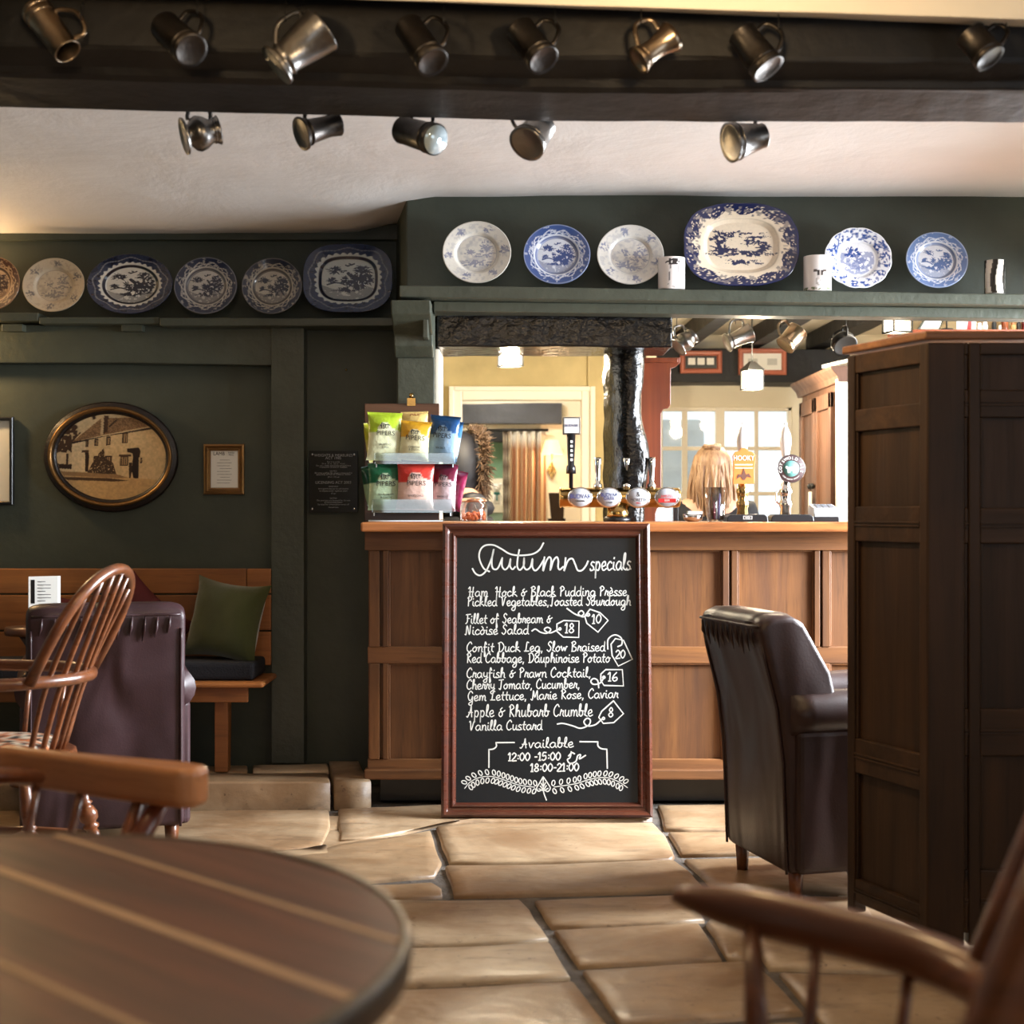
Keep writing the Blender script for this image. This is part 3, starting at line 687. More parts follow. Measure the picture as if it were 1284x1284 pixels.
for L, s_ in (([(1018, -60), (1045, -95), (1095, -85), (1150, 33), (1063, 75), (1025, 10), (1018, -60)], 0), ([(955, 125), (985, 97), (1088, 97), (1095, 198), (975, 195), (955, 165), (955, 125)], 0),
              ([(1033, 290), (1095, 370), (1035, 425), (970, 430), (942, 392), (960, 355), (1033, 290)], 0), ([(975, 145), (950, 180), (910, 188), (893, 170), (910, 152), (935, 165), (942, 210)], 1),
              ([(685, 434), (720, 430), (780, 445), (830, 460), (880, 440), (890, 410), (870, 398), (850, 420), (870, 445), (920, 438), (965, 400)], 1), ([(964, 398), (972, 392), (978, 400), (970, 407), (963, 400)], 1), ([(966, 143), (974, 137), (981, 145), (973, 152), (965, 145)], 1),
              ([(420, 548), (306, 549)], 0), ([(306, 549), (308, 572), (290, 588), (262, 592)], 1), ([(262, 592), (262, 703)], 0), ([(825, 543), (936, 544)], 0), ([(936, 544), (938, 570), (958, 586), (992, 590)], 1), ([(992, 590), (995, 708)], 0),
              ([(772, 605), (765, 640), (748, 655), (765, 678), (800, 665), (812, 630), (830, 625), (822, 650), (860, 628)], 1), ([(755, 632), (775, 612), (792, 618)], 1)):
    m1 = MB(); ribbon(m1, cB(L), 1.7, sm=s_); obj('chalk_line', m1, M['chalk'], board)
mb = MB()
def branch(stem, flip):
    q = smooth_pts([(p[0], p[1], 0) for p in cB(stem)], 6); ribbon(mb, [(p.x, p.y) for p in q], 1.0, sm=False)
    L = 0; last = 0
    for i in range(1, len(q)):
        L += (q[i]-q[i-1]).length
        if L-last > 5.2:
            last = L; t = (q[i]-q[i-1]).normalized()
            for s_ in (1, -1):
                n = Vector((-t.y, t.x, 0))*s_; d = (n+t*(-.35*flip)).normalized(); e = Vector((-d.y, d.x, 0)); c = q[i]+n*5.2
                ribbon(mb, [tuple((c+d*math.cos(a)*3.4+e*math.sin(a)*2.0)[:2]) for a in [k*PI/4 for k in range(9)]], 1.25, k=2)
branch([(112, 832), (150, 790), (215, 762), (290, 760), (370, 785), (450, 812), (545, 825)], 1)
branch([(1120, 828), (1080, 800), (1020, 772), (960, 765), (880, 778), (800, 803), (665, 824)], 1)
for L in ([(598, 760), (575, 800), (558, 830), (570, 850), (598, 838), (625, 852), (642, 830), (622, 795), (598, 760)], [(598, 770), (600, 850), (618, 905)],
          [(600, 842), (580, 818)], [(600, 842), (618, 815)], [(599, 825), (585, 800)], [(599, 825), (612, 797)], [(600, 848), (572, 835)], [(600, 848), (628, 832)]):
    ribbon(mb, cB(L), 1.4)
obj('leaf_border', mb, M['chalk'], board)
# ---------------------------------------------------------------- dark oak settle on the right
set_ = thing('settle', 'tall near-black panelled oak settle at the right edge of the room', 'settle', (1.5, 3.85, 0))
HS = 1.570
def settle_face(p0, p1, rows, thick, stile, panels_inset=.012, name_suffix=''):
    # a joined panel between plan points p0 -> p1; local x along it, local y away from the room
    a = Vector((p0[0], p0[1], 0)); b_ = Vector((p1[0], p1[1], 0)); d = (b_-a); L = d.length; d.normalize()
    m = Matrix((d, Vector((-d.y, d.x, 0)), Vector((0, 0, 1)))).transposed().to_4x4(); m.translation = a
    def part(n, x0, x1, y0, y1, z0, z1, mat, bev=.004):
        obj(n, MB().box(x0, x1, y0, y1, z0, z1, m), M[mat], set_, world=True, bevel=bev)
    xs_ = stile
    for (x0, x1) in xs_: part('stile', x0, x1, 0, thick, .02, HS-.02, 'settle')
    for (z0, z1) in rows:
        for i in range(len(xs_)-1):
            xa, xb = xs_[i][1], xs_[i+1][0]
            part('rail', xa, xb, .003, thick, z0, z1, 'settleh', .003)
            if z1-z0 > .06:
                part('scratch_moulding', xa, xb, -.001, .004, (z0+z1)/2-.006, (z0+z1)/2-.001, 'settleh', .001)
                part('scratch_moulding', xa, xb, -.001, .004, (z0+z1)/2+.003, (z0+z1)/2+.008, 'settleh', .001)
    for i in range(len(xs_)-1):
        xa, xb = xs_[i][1], xs_[i+1][0]
        for k in range(len(rows)-1):
            part('panel', xa, xb, .016, thick-.006, rows[k][1], rows[k+1][0], 'settle', 0)
            for (q0, q1, w0, w1) in ((xa, xa+.008, rows[k][1], rows[k+1][0]), (xb-.008, xb, rows[k][1], rows[k+1][0])):
                part('bead', q0, q1, .006, .02, w0, w1, 'settle', .003)
A_, B_ = (.926, 4.13), (1.054, 3.79)
rows_s = [(.05, .115), (.405, .50), (1.04, 1.135), (1.34, 1.40), (1.50, 1.55)]
settle_face(A_, B_, rows_s, .04, [(0, .035), (.328, .363)])
settle_face((1.054, 3.79), (2.45, 3.79), [(.05, .21), (.50, .62), (1.04, 1.13), (1.36, 1.43), (1.52, 1.55)], .04, [(0, .095), (.105, .135), (.66, .74), (1.29, 1.396)])
cap = [(.915, 4.15), (1.045, 3.780), (2.46, 3.780), (2.46, 3.87), (1.10, 3.87), (.99, 4.17)]
obj('top_rail', MB().prism(cap, HS-.013, HS+.009), M['barh'], set_, world=True, bevel=.006, seg=3)
obj('seat_board', MB().prism([(1.12, 3.84), (2.40, 3.84), (2.40, 4.14), (1.12, 4.14)], .40, .43), M['settleh'], set_, world=True, bevel=.006)
obj('front_apron', MB().box(1.60, 2.40, 4.10, 4.13, .02, .40), M['settle'], set_, world=True)
obj('end_panel', MB().box(2.41, 2.45, 3.83, 4.2, 0, HS-.012), M['settle'], set_, world=True)
# ---------------------------------------------------------------- leather armchairs
def armchair(label, loc, rotz, mat, w=.27, top=.83, rear_pleats=True, piping=True, lean=.09):
    t = thing('leather_armchair', label, 'armchair', loc, rotz, 'leather club armchairs')
    # back: side outline (x forward, z up) swept across the width
    zb = .085
    n = 16; vs = []; fs = []
    prof = [(-.37, zb), (-.375, .22), (-.382, .40), (-.375-lean*.3, .56), (-.375-lean*.7, .70), (-.375-lean, .79), (-.36-lean, top-.012), (-.33-lean, top), (-.27-lean, top), (-.235-lean, top-.02), (-.24, .66), (-.20, .50), (-.16, .40), (-.16, zb)]
    ny = 12
    for j in range(ny+1):
        u = -1+2*j/ny; e = 1-max(0, abs(u)-.85)/.15*.015
        for (x, z) in prof:
            zt = max(0, (z-.3)/.5); hw = w*(1+.0*zt)
            vs.append((x*e+(-.05*(1-e)), u*hw, z if z < .7 else z-.012*max(0, abs(u)-.8)/.2))
    m_ = len(prof)
    for j in range(ny):
        for k in range(m_): fs.append((j*m_+k, j*m_+(k+1) % m_, (j+1)*m_+(k+1) % m_, (j+1)*m_+k))
    fs += [tuple(range(m_))[::-1], tuple(range(ny*m_, (ny+1)*m_))]
    bk = obj('backrest', MB().add(vs, fs, None, True), mat, t, bevel=.02, seg=3)
    if piping:
        mb = MB()
        for s in (-1, 1):
            mb.tube([(x-.001, s*w*.94, z) for (x, z) in prof[:5]]+[(-.375-lean*.8, s*w*.94, .74)], .0045, 6)
        mb.tube([(-.372-lean*.99, w*.93*u/6, top-.038) for u in range(-6, 7)], .0045, 6)
        obj('piping', mb, mat, bk)
    # pleats gathered along the top of the rear panel
    mb = MB()
    for k in range(11):
        y = w*(-.8+1.6*k/10); L = .05+.03*((k*7) % 5)/5
        mb.tube([(-.377-lean, y, top-.043), (-.3755-lean*.97, y+.004, top-.05-L*.5), (-.375-lean*.85, y+.01, top-.05-L)], [.002, .006, .001], 6)
    obj('pleats', mb, mat, bk)
    for s in (-1, 1):
        y0, y1 = (w-.09, w+.03) if s > 0 else (-w-.03, -w+.09)
        side = MB().box(-.352, .36, y0+.01, y1-.01, zb, .50)
        obj('side_panel', side, mat, t, bevel=.02, seg=3)
        vs = smooth_pts([(-.365, 0, -.005), (-.1, 0, .0), (.15, 0, .01), (.36, 0, .005), (.40, 0, -.01)], 4)
        obj('arm', MB().tube([(p.x, (y0+y1)/2, .545+p.z) for p in vs], [.066]*(len(vs)-3)+[.064, .055, .03], 16), mat, t)
    obj('seat_cushion', MB().box(-.18, .37, -w+.11, w-.11, .30, .46), mat, t, bevel=.05, seg=4)
    obj('seat_front', MB().box(.28, .35, -w+.10, w-.10, zb, .31), mat, t, bevel=.02, seg=3)
    for (x, y) in ((-.33, -w+.04), (-.33, w-.04), (.30, -w+.04), (.30, w-.04)):
        obj('leg', MB().tube([(x, y, 0), (x, y, zb+.02)], [.018, .026], 4), M['chair'], t)
    return t
armchair('dark brown leather armchair standing between the chalkboard and the tall settle', (1.089, 4.57, 0), math.atan2(.25, .968), M['leather'], w=.2325)
armchair('plum-brown leather armchair seen from behind, in front of the bench', (xz(110, 4.95)-.02, 5.21, 0), math.radians(107), M['leather2'], w=.25, top=.823, lean=.03)
# ---------------------------------------------------------------- bench on the stone platform
bn = thing('wooden_bench', 'long oak plank bench against the green wall', 'bench', (-1.9, 6.0, .1))
def bnp(name, *b_, mat='bench', bev=.004): return obj(name, MB().box(*b_), M[mat], bn, world=True, bevel=bev)
xe = xz(342, 6.1)
for (ya, yb_) in ((713, 744), (746, 790), (792, 834)):
    bnp('back_plank', -3.0, xe-(.0 if ya > 720 else .10), 6.055, 6.08, zz(yb_, 6.06), zz(ya, 6.06))
bnp('back_end_piece', xe-.098, xe, 6.053, 6.08, zz(744, 6.06), zz(713, 6.06))
bnp('seat', -3.0, xz(332, 5.75), 5.72, 6.055, zz(862, 5.74), zz(855, 5.74), bev=.01)
bnp('apron', -3.0, xz(312, 5.8), 5.78, 5.80, zz(880, 5.8), zz(863, 5.8)+.008)
for x in (xz(281, 5.9), -2.75):
    obj('leg', MB().prism([(5.84, .102), (5.90, .102), (5.92, .40), (5.84, .40)], x-.026, x+.026, axes='yz'), M['bench'], bn, world=True, bevel=.003)
M['navy'] = simple('dark_seat_cloth', srgb(18, 18, 24), .9, bs=.3, bscale=120)
tag(obj('seat_pad', MB().box(-2.9, xe-.02, 5.77, 6.05, zz(855, 5.74)+.002, zz(832, 5.74)), M['navy'], None, bevel=.015, seg=3), 'long thin black seat pad lying on the plank bench', 'cushion')
def cushion(label, c, w, h, mat, rx, rz, puff=.075, roll=0, group=None):
    n = 16; vs = []; fs = []
    for s in (1, -1):
        for j in range(n+1):
            for i in range(n+1):
                u, v = -1+2*i/n, -1+2*j/n
                d = (1-abs(u)**2.6)*(1-abs(v)**2.6); pin = 1-.13*(1-abs(u)**2)*abs(v)**3; pin2 = 1-.13*(1-abs(v)**2)*abs(u)**3
                z = s*puff*max(d, 0)**.55+.006*mnoise.noise(Vector((u*3, v*3, s+rz)))*(d > 0)
                vs.append((u*w*pin2, z, v*h*pin))
    q = (n+1)**2
    for k in (0, 1):
        for j in range(n):
            for i in range(n):
                a = k*q+j*(n+1)+i; f_ = (a, a+1, a+n+2, a+n+1); fs.append(f_ if k else f_[::-1])
    m = Matrix.Translation(c) @ Matrix.Rotation(rz, 4, 'Z') @ Matrix.Rotation(rx, 4, 'X') @ Matrix.Rotation(roll, 4, 'Y')
    o = obj('cushion', MB().add(vs, fs, None, True), mat); o.matrix_basis = m
    tag(o, label, 'cushion', group); return o
M['velvet_green'] = simple('olive_velvet', srgb(58, 62, 26), .85, bs=.25, bscale=14, var=.3, spec=.2)
M['velvet_green'].node_tree.nodes['Principled BSDF'].inputs['Sheen Weight'].default_value = .5
M['velvet_red'] = simple('dark_red_velvet', srgb(70, 22, 20), .85, bs=.25, bscale=14, var=.3, spec=.2)
cushion('olive green velvet cushion in the right-hand corner of the bench', P(284, 778, 5.93), .165, .165, M['velvet_green'], -.22, -.30, .07, .12)
cushion('dark red velvet cushion with its corner poking up right of the curved chair back', P(172, 790, 5.95), .17, .17, M['velvet_red'], -.2, .1, .06, PI/4*.9)
cushion('dark red velvet cushion mostly hidden behind the plum-brown armchair', P(96, 800, 5.95), .18, .17, M['velvet_red'], -.2, -.1, .06, .1)
# ---------------------------------------------------------------- windsor chairs
def turned(p0, p1, mb, rm=.019):
    p0 = Vector(p0); p1 = Vector(p1); L = (p1-p0).length
    prof = [(0, .55), (.05, .62), (.25, .8), (.42, 1.0), (.47, 1.02), (.49, .75), (.505, 1.15), (.52, 1.2), (.535, .8), (.56, 1.35), (.60, 1.45), (.64, 1.05), (.655, .7), (.67, 1.15), (.685, .75), (.75, .95), (.88, .85), (1.0, .62)]
    mb.lathe([(r_*rm, t*L) for t, r_ in prof], 14, axis_matrix(p0, p1-p0))
def windsor(label, loc, rotz, seat_z=.46, rail=None, hoop=True, hoop_h=.955, rail_r=.017, rail_mat='chair', hw=.255, lean=.13, cushion_on=False, flat=1.0, nsp=6, tipz=0, tipx=.20, group='curved-back spindle armchairs', taper=False, post_x=.16, hoop_x=-.16, hoop_r=.0155, rail_z=.67):
    t = thing('windsor_chair', label, 'chair', loc, rotz, group)
    seat = []
    for k in range(28):
        a = 2*PI*k/28; c, s = math.cos(a), math.sin(a)
        seat.append(((.225 if c > 0 else .20)*c*(1+.12*abs(s)), .235*s*(1+.06*c)))
    obj('seat', MB().prism(seat, seat_z-.034, seat_z), M['chair'], t, bevel=.010, seg=3)
    for (sx, sy) in ((1, 1), (1, -1), (-1, 1), (-1, -1)):
        mb = MB(); turned((sx*.235, sy*.22, 0), (sx*.15, sy*.15, seat_z-.03), mb); obj('leg', mb, M['chair'], t)
    mb = MB()
    for sy in (1, -1): mb.tube([(-.20, sy*.19, .2), (0, sy*.19, .2), (.20, sy*.19, .2)], [.009, .015, .009], 8)
    mb.tube([(0, -.19, .2), (0, 0, .2), (0, .19, .2)], [.009, .015, .009], 8)
    obj('stretcher', mb, M['chair'], t)
    rz_ = lambda x: rail_z+tipz*max(0, (x+.2)/.4)
    if rail is None:
        R = [(tipx, hw-.0), (.10, hw+.005), (-.02, hw), (-.12, hw-.025), (-.20, hw-.10), (-.245, .06), (-.25, 0)]
        R = R + [(x, -y) for (x, y) in R[-2::-1]]
        pts = smooth_pts([(x, y, rz_(x)) for (x, y) in R], 5)
    rr = [rail_r]*len(pts)
    if taper:
        for k, q in enumerate((.28, .5, .68, .8, .9, .96)): rr[k] = rr[-1-k] = rail_r*q
    obj('arm_bow', MB().tube(pts, rr, 12, flat=flat, up=(0, 0, 1)), M[rail_mat], t, bevel=0)
    for s in (1, -1):      # arm supports and short spindles
        obj('arm_spindle', MB().tube([(post_x-.04, s*.19, seat_z), (post_x-.02, s*.215, seat_z+.06), (post_x, s*(hw-.008), rz_(post_x))], [.010, .015, .009], 10), M['chair'], t)
        for x in (.02, -.09):
            obj('arm_spindle', MB().tube([(x*.9, s*.195, seat_z), (x, s*(hw-.01), rz_(x))], [.008, .007], 8), M['chair'], t)
    if hoop:
        H = []
        for k in range(25):
            a = PI*k/24; y = math.cos(a); z = math.sin(a)**.62
            H.append((hoop_x-.04-lean*z, (hw-.035)*y*(1-.10*(1-z)), rail_z+(hoop_h-rail_z)*z))
        obj('back_hoop', MB().tube(H, hoop_r, 12), M['chair'], t)
        for k in range(nsp):
            u = -1+2*(k+.5)/nsp; y = u*.17; zt = rail_z+(hoop_h-rail_z)*math.sin(math.acos(min(1, abs(y)/(hw-.035))))**.62
            zt_ = (zt-rail_z)/(hoop_h-rail_z)
            p0 = (-.165+.03*u*u, u*.13, seat_z-.005); p2 = (hoop_x-.04-lean*zt_, y, zt-.004); p1 = (-.235+.04*u*u, y*.9, rail_z)
            obj('back_spindle', MB().tube(smooth_pts([p0, p1, p2], 4), [.0085]*9, 8), M['chair'], t)
    if cushion_on:
        n = 24; vs = []; cols = []; fs = []
        for j in range(n+1):
            for i in range(n+1):
                u, v = -1+2*i/n, -1+2*j/n; d = max(0, (1-u**4)*(1-v**4))
                vs.append((u*.155*(1-.12*v*v), v*.165*(1-.12*u*u), seat_z+.006+.035*d**.5))
                k = (math.floor(i/3)+math.floor(j/3)) % 2; q = mnoise.noise(Vector((i*.6, j*.6, 1)))
                cols.append(srgb(214, 200, 178) if q > .1 else (srgb(196, 112, 62) if q > -.2 else srgb(30, 26, 26)))
        for j in range(n):
            for i in range(n): a = j*(n+1)+i; fs.append((a, a+1, a+n+2, a+n+1))
        o = obj('seat_cushion', MB().add(vs, fs, None, True), M['print_cloth'], None, cols=np.array(cols), solid=.006)
        o.matrix_basis = t.matrix_basis.copy(); tag(o, 'black, orange and cream patterned cushion on the spindle chair facing the bench side', 'cushion')
    return t
M['print_cloth'] = printmat('woven_cloth', .9)
windsor('spindle-back armchair with a patterned cushion, in front of the plum-brown leather armchair', (-1.42, 4.12, 0), math.radians(172), cushion_on=True, hoop_h=.965, lean=.16, hoop_x=-.15)
windsor('close blurred spindle armchair at bottom right, only its arm and back hoop showing', (.285, 1.53, 0), math.atan2(.36, -.93), rail_r=.032, rail_z=.590, tipz=.052, tipx=.20, hw=.285, flat=.95, lean=.15, hoop_x=-.135, hoop_r=.028, hoop_h=.98, nsp=4, taper=True, post_x=.10)
# pale flat-armed chair in the left foreground
def flat_arm_chair():
    t = windsor('blurred elm armchair at the left with a broad pale flat arm', (-.90, 2.43, 0), math.radians(-30), rail_r=.016, rail_z=.645, tipx=.06, hw=.26, lean=.12, group='curved-back spindle armchairs')
    for s in (1, -1):
        pl = [(-.20, s*.245), (-.05, s*.238), (.10, s*.228), (.22, s*.225), (.265, s*.228), (.285, s*.25), (.275, s*.295), (.22, s*.305), (.10, s*.29), (-.05, s*.282), (-.20, s*.275)]
        if s < 0: pl = pl[::-1]
        obj('arm', MB().prism(pl, .622, .690), M['arm'], t, bevel=.013, seg=4)
        obj('arm_post', MB().tube([(.13, s*.18, .45), (.17, s*.215, .54), (.20, s*.255, .626)], [.014, .021, .014], 12), M['redwood'], t)
flat_arm_chair()
# ---------------------------------------------------------------- round plank table
tb = thing('round_table', 'round dark plank table filling the bottom left corner', 'table', (-.60, 1.455, 0))
RT = .492; ca = math.radians(-45); dv = Vector((math.cos(ca), math.sin(ca))); nv = Vector((-dv.y, dv.x))
cuts = [-.50, -.43, -.28, -.12, .042, .21, .35, .50]; jw = [0, .004, .005, .004, .0045, .0075, .0045]
mat_p = Matrix.Rotation(ca, 4, 'Z')
for i in range(len(cuts)-1):
    a, b_ = cuts[i]+.003, cuts[i+1]-.003
    a = max(a, -RT+.006); b_ = min(b_, RT-.006); N = 24
    pl = []
    ra = math.asin(a/RT); rb = math.asin(b_/RT)
    for k in range(N+1): th = ra+(rb-ra)*k/N; pl.append((RT*math.cos(th), RT*math.sin(th)))
    for k in range(N+1): th = rb+(ra-rb)*k/N; pl.append((-RT*math.cos(th), RT*math.sin(th)))
    obj('plank', MB().prism(pl, .672, .700), M['table'], tb, bevel=.003).matrix_basis = mat_p
    if i: obj('joint_strip', MB().box(-math.sqrt(RT**2-cuts[i]**2)+.004, math.sqrt(RT**2-cuts[i]**2)-.004, cuts[i]-jw[i], cuts[i]+jw[i], .674, .7006), M['tgap'], tb).matrix_basis = mat_p
ring = MB(); n = 96; vs = []; fs = []
for k in range(n):
    c, s = math.cos(2*PI*k/n), math.sin(2*PI*k/n)
    for (r_, z) in ((RT-.001, .668), (RT+.008, .668), (RT+.010, .69), (RT+.006, .7015), (RT-.001, .7015)): vs.append((r_*c, r_*s, z))
for k in range(n):
    for j in range(5): fs.append((k*5+j, ((k+1) % n)*5+j, ((k+1) % n)*5+(j+1) % 5, k*5+(j+1) % 5))
obj('edge_band', ring.add(vs, fs, None, True), simple('worn_metal_band', srgb(96, 88, 78), .4, .6, .2, 30, .3), tb)
obj('pedestal', MB().lathe([(.07, .04), (.075, .08), (.045, .14), (.05, .22), (.065, .36), (.05, .50), (.045, .60), (.10, .645), (.16, .672)], 24), M['table'], tb)
for k in range(3):
    a = 2*PI*k/3+.4
    obj('foot', MB().tube(smooth_pts([(0, 0, .10), (.15*math.cos(a), .15*math.sin(a), .11), (.30*math.cos(a), .30*math.sin(a), .03), (.34*math.cos(a), .34*math.sin(a), .02)], 4), [.035]*8+[.03]*4+[.02], 10), M['table'], tb)
# small side table with the menu card, behind the left armchair
st_ = thing('side_table', 'small dark round table behind the plum-brown armchair, carrying the menu card', 'table', (-1.79, 5.60, .1))
obj('table_top', MB().lathe([(.105, .56), (.11, .575), (.105, .59)], 30), M['table'], st_)
obj('pedestal', MB().lathe([(.09, 0), (.08, .02), (.02, .06), (.02, .5), (.06, .56)], 16), M['table'], st_)
mc = thing('menu_card', 'small folded white menu card with a black strip, standing above the left armchair', 'menu', (xz(54, 5.56), 5.56, .69))
mz0, mz1 = 0.0, zz(723, 5.56)-.69
obj('card', MB().prism([(-.0, -.0), (0, .002), (.1, .03), (.1, .028)], mz0, mz1, m=Matrix.Translation((-.054, 0, 0))), M['paper'], mc)
obj('card', MB().prism([(0, .0), (0, .002), (.1, .062), (.1, .06)], mz0, mz1, m=Matrix.Translation((-.054, .0, 0))), M['paper'], mc)
obj('black_strip', MB().box(-.046, -.032, .0015, .004, mz1-.10, mz1-.012), M['ink'], mc)
for k in range(7): obj('printed_line', MB().box(-.024, -.024+(.05 if k % 3 else .03), .008, .0095, mz1-.02-.012*k, mz1-.018-.012*k, m=Matrix.Translation((0, 0, 0))), M['ink'], mc)
# ---------------------------------------------------------------- transfer-printed plates on the two shelves
def vnoise(x, y, s, seed=0):
    # smooth value noise on arrays
    rs = np.random.RandomState(seed); g = rs.rand(64, 64)
    X = (x*s) % 64; Y = (y*s) % 64; i = X.astype(int); j = Y.astype(int); fx = X-i; fy = Y-j
    fx = fx*fx*(3-2*fx); fy = fy*fy*(3-2*fy)
    a = g[i % 64, j % 64]; b_ = g[(i+1) % 64, j % 64]; c = g[i % 64, (j+1) % 64]; d = g[(i+1) % 64, (j+1) % 64]
    return (a*(1-fx)+b_*fx)*(1-fy)+(c*(1-fx)+d*fx)*fy
def lerp(a, b_, t): return a+(b_-a)*t[:, None]
def blob(x, y, cx, cy, rx, ry, jag=.25, seed=0):
    th = np.arctan2((y-cy)/ry, (x-cx)/rx); r_ = np.hypot((x-cx)/rx, (y-cy)/ry)
    return r_ < 1+jag*(vnoise(np.cos(th)*3+9, np.sin(th)*3+9, 2.0, seed)-.5)*2
def willow_scene(x, y, light, dark, dens=1.0, seed=0):
    # pavilion and trees at right, bridge, island, birds above, water below; x,y in -1..1
    n1 = vnoise(x+5, y+5, 13, seed); n2 = vnoise(x+5, y+5, 26, seed+1)
    mid = dark*.55+light*.45
    c = np.tile(light, (len(x), 1))
    water = (y < -.35+.12*np.sin(x*4)) & (n1 > .18); c[water] = mid
    for (a, b_, rx, ry, k) in ((.38, -.05, .42, .38, 3), (.55, .42, .30, .13, 4), (.50, .60, .22, .09, 5), (-.48, .42, .30, .13, 6), (-.5, .52, .16, .12, 7), (-.62, -.05, .16, .12, 8), (.75, .05, .16, .3, 9), (-.15, .02, .13, .17, 10), (-.05, -.50, .45, .10, 11), (.08, -.25, .22, .16, 12)):
        m = blob(x, y, a, b_, rx, ry, .6, k+seed) & (n1*.6+n2*.4 > .38-.1*dens); c[m] = dark
    m = (np.abs(y+.22-.07*np.cos((x+.45)*6)) < .035) & (x > -.8) & (x < -.1); c[m] = dark
    for (a, b_) in ((-.02, .66), (.12, .72)):
        m = (np.abs(y-b_-.5*np.abs(x-a)) < .035) & (np.abs(x-a) < .11); c[m] = dark
    for (a, b_, q) in ((.1, -.42, .09), (-.15, -.68, .10), (.32, -.60, .06)):
        c[blob(x, y, a, b_, q, q, .4, 3)] = light
    return c
def painter(kind, light, dark, base, seed):
    light, dark, base = (np.array(srgb(*q)) for q in (light, dark, base))
    def f(u, v, r, th, ax):
        # u,v in unit shape space, r norm radius 0..1, th angle
        n1 = vnoise(u+3, v+3, 11, seed); n2 = vnoise(u+3, v+3, 22, seed+3); n3 = vnoise(u*1+3, v+3, 40, seed+5)
        if kind == 'willow':
            c = willow_scene(u/.56, v/.56, light, dark, seed=seed)
            rim = r > .70; rc = dark*.72+base*.28
            cc = lerp(np.tile(rc, (len(u), 1)), np.tile(light, (len(u), 1)), ((n1 > .70) & (n2 > .45)).astype(float)*.55)
            scroll = np.abs(np.sin(th*11)*.035+.80-r) < .016; cc[scroll] = light*.8+dark*.2
            scroll = np.abs(np.sin(th*22+1)*.02+.745-r) < .012; cc[scroll] = light
            c[rim] = cc[rim]
            c[(r > .655) & (r <= .70)] = light*.9; c[(r > .57) & (r <= .655)] = dark*.85+light*.15
            c[(r > .60) & (r <= .62)] = light*.5+dark*.5; c[(r > .965)] = base*.75+light*.2
        elif kind == 'platter_dark':
            c = willow_scene(u/.60, v/.60, light, dark, 1.2, seed=seed)
            rim = r > .68; cc = np.tile(base, (len(u), 1)); cc[(n1 > .6)] = dark*.8+base*.2
            edge = .735+.022*np.sin(th*30)+.02*(n2-.5); cc[r < edge] = light
            cc[(r > .80) & (n2 > .60)] = base*.6+dark*.4; cc[(np.abs(np.sin(th*9)*.03+.86-r) < .014)] = base*.75+light*.25
            c[rim] = cc[rim]; c[(r > .60) & (r <= .68)] = dark*.85; c[(r > .635) & (r < .645)] = dark*.6+light*.4
        elif kind == 'floral_platter':
            c = np.tile(light, (len(u), 1)); inner = r < .66
            for k, (a, b_, q, w_) in enumerate(((-.33, .25, .14, .12), (-.30, -.08, .16, .12), (-.42, -.12, .12, .05), (.0, -.18, .5, .05), (.30, .15, .11, .12), (.40, -.02, .13, .12), (.12, .10, .08, .07), (.0, -.38, .28, .06), (-.1, .30, .12, .07), (.2, .32, .25, .03), (.33, .24, .2, .025), (-.15, -.10, .1, .06), (-.38, .05, .05, .2))):
                c[blob(u, v, a, b_, q, w_, .8, k+seed) & (n2 > .3) & inner] = dark
            cl = np.abs(np.sin(th*5+.4)); edge = .74+.13*(1-cl)*1.0
            m = (r > edge+.03*(n2-.5)) & (n3 > .22); c[m] = dark
            m = (r > .74) & (np.abs(np.sin(th*5+.4)) < .35) & (n2 > .48) & (r < .93); c[m] = dark*.6+light*.4
            m = (r > .70) & (n1 > .62) & (n2 > .5); c[m] = dark*.8+light*.2
            c[(r > .955)] = dark; c[(r > .66) & (r < .675)] = light*.8
        elif kind == 'blue_floral':
            c = np.tile(light, (len(u), 1)); m = (r < .52) & ((n1*.6+n2*.4) > .42) & (v < .25); c[m] = dark*.6+light*.4
            c[blob(u, v, -.12, .22, .2, .14, .6, 4) & (n2 > .35)] = dark; c[blob(u, v, .05, -.15, .3, .2, .6, 5) & (n2 > .45)] = dark*.8+light*.2
            rim = r > .64; m = rim & (n1 > .42); c[m] = dark*.75+light*.25; m = rim & (n2 > .64); c[m] = light
            m = rim & (n1 > .58) & (n2 < .55); c[m] = dark; c[(r > .60) & (r < .64)] = light; c[(r > .57) & (r < .585)] = dark*.4+light*.6; c[r > .97] = light
        else:   # pale landscape
            mid = dark*.5+light*.5; c = np.tile(light, (len(u), 1))
            c = lerp(c, np.tile(mid, (len(u), 1)), np.clip((n1-.45)*1.8, 0, .6)*(r < .56))
            for (a, b_, q, w_, k) in ((.25, .2, .16, .2, 1), (.3, .0, .2, .1, 2), (0, -.32, .42, .12, 3), (-.2, .05, .12, .08, 4), (.02, -.08, .12, .03, 5)):
                m = blob(u, v, a, b_, q, w_, .7, k+seed) & (n2 > .42) & (r < .56); c[m] = mid*.7+dark*.3
            rim = r > .66
            for k in range(6):
                a = k*PI/3+.5+seed; m = rim & blob(u, v, .82*math.cos(a), .82*math.sin(a), .13, .11, .5, k) & (n2 > .42); c[m] = dark*.75+light*.25
            m = rim & (n1 > .55) & (r < .93) & (n2 > .35); c[m] = c[m]*.6+mid*.4
            c[(r > .575) & (r < .60)] = mid; c[(r > .60) & (r < .64)] = light*1.0; c[(r > .965)] = light*.9
        return np.clip(c*(.95+.1*n3[:, None]), 0, 1)
    return f
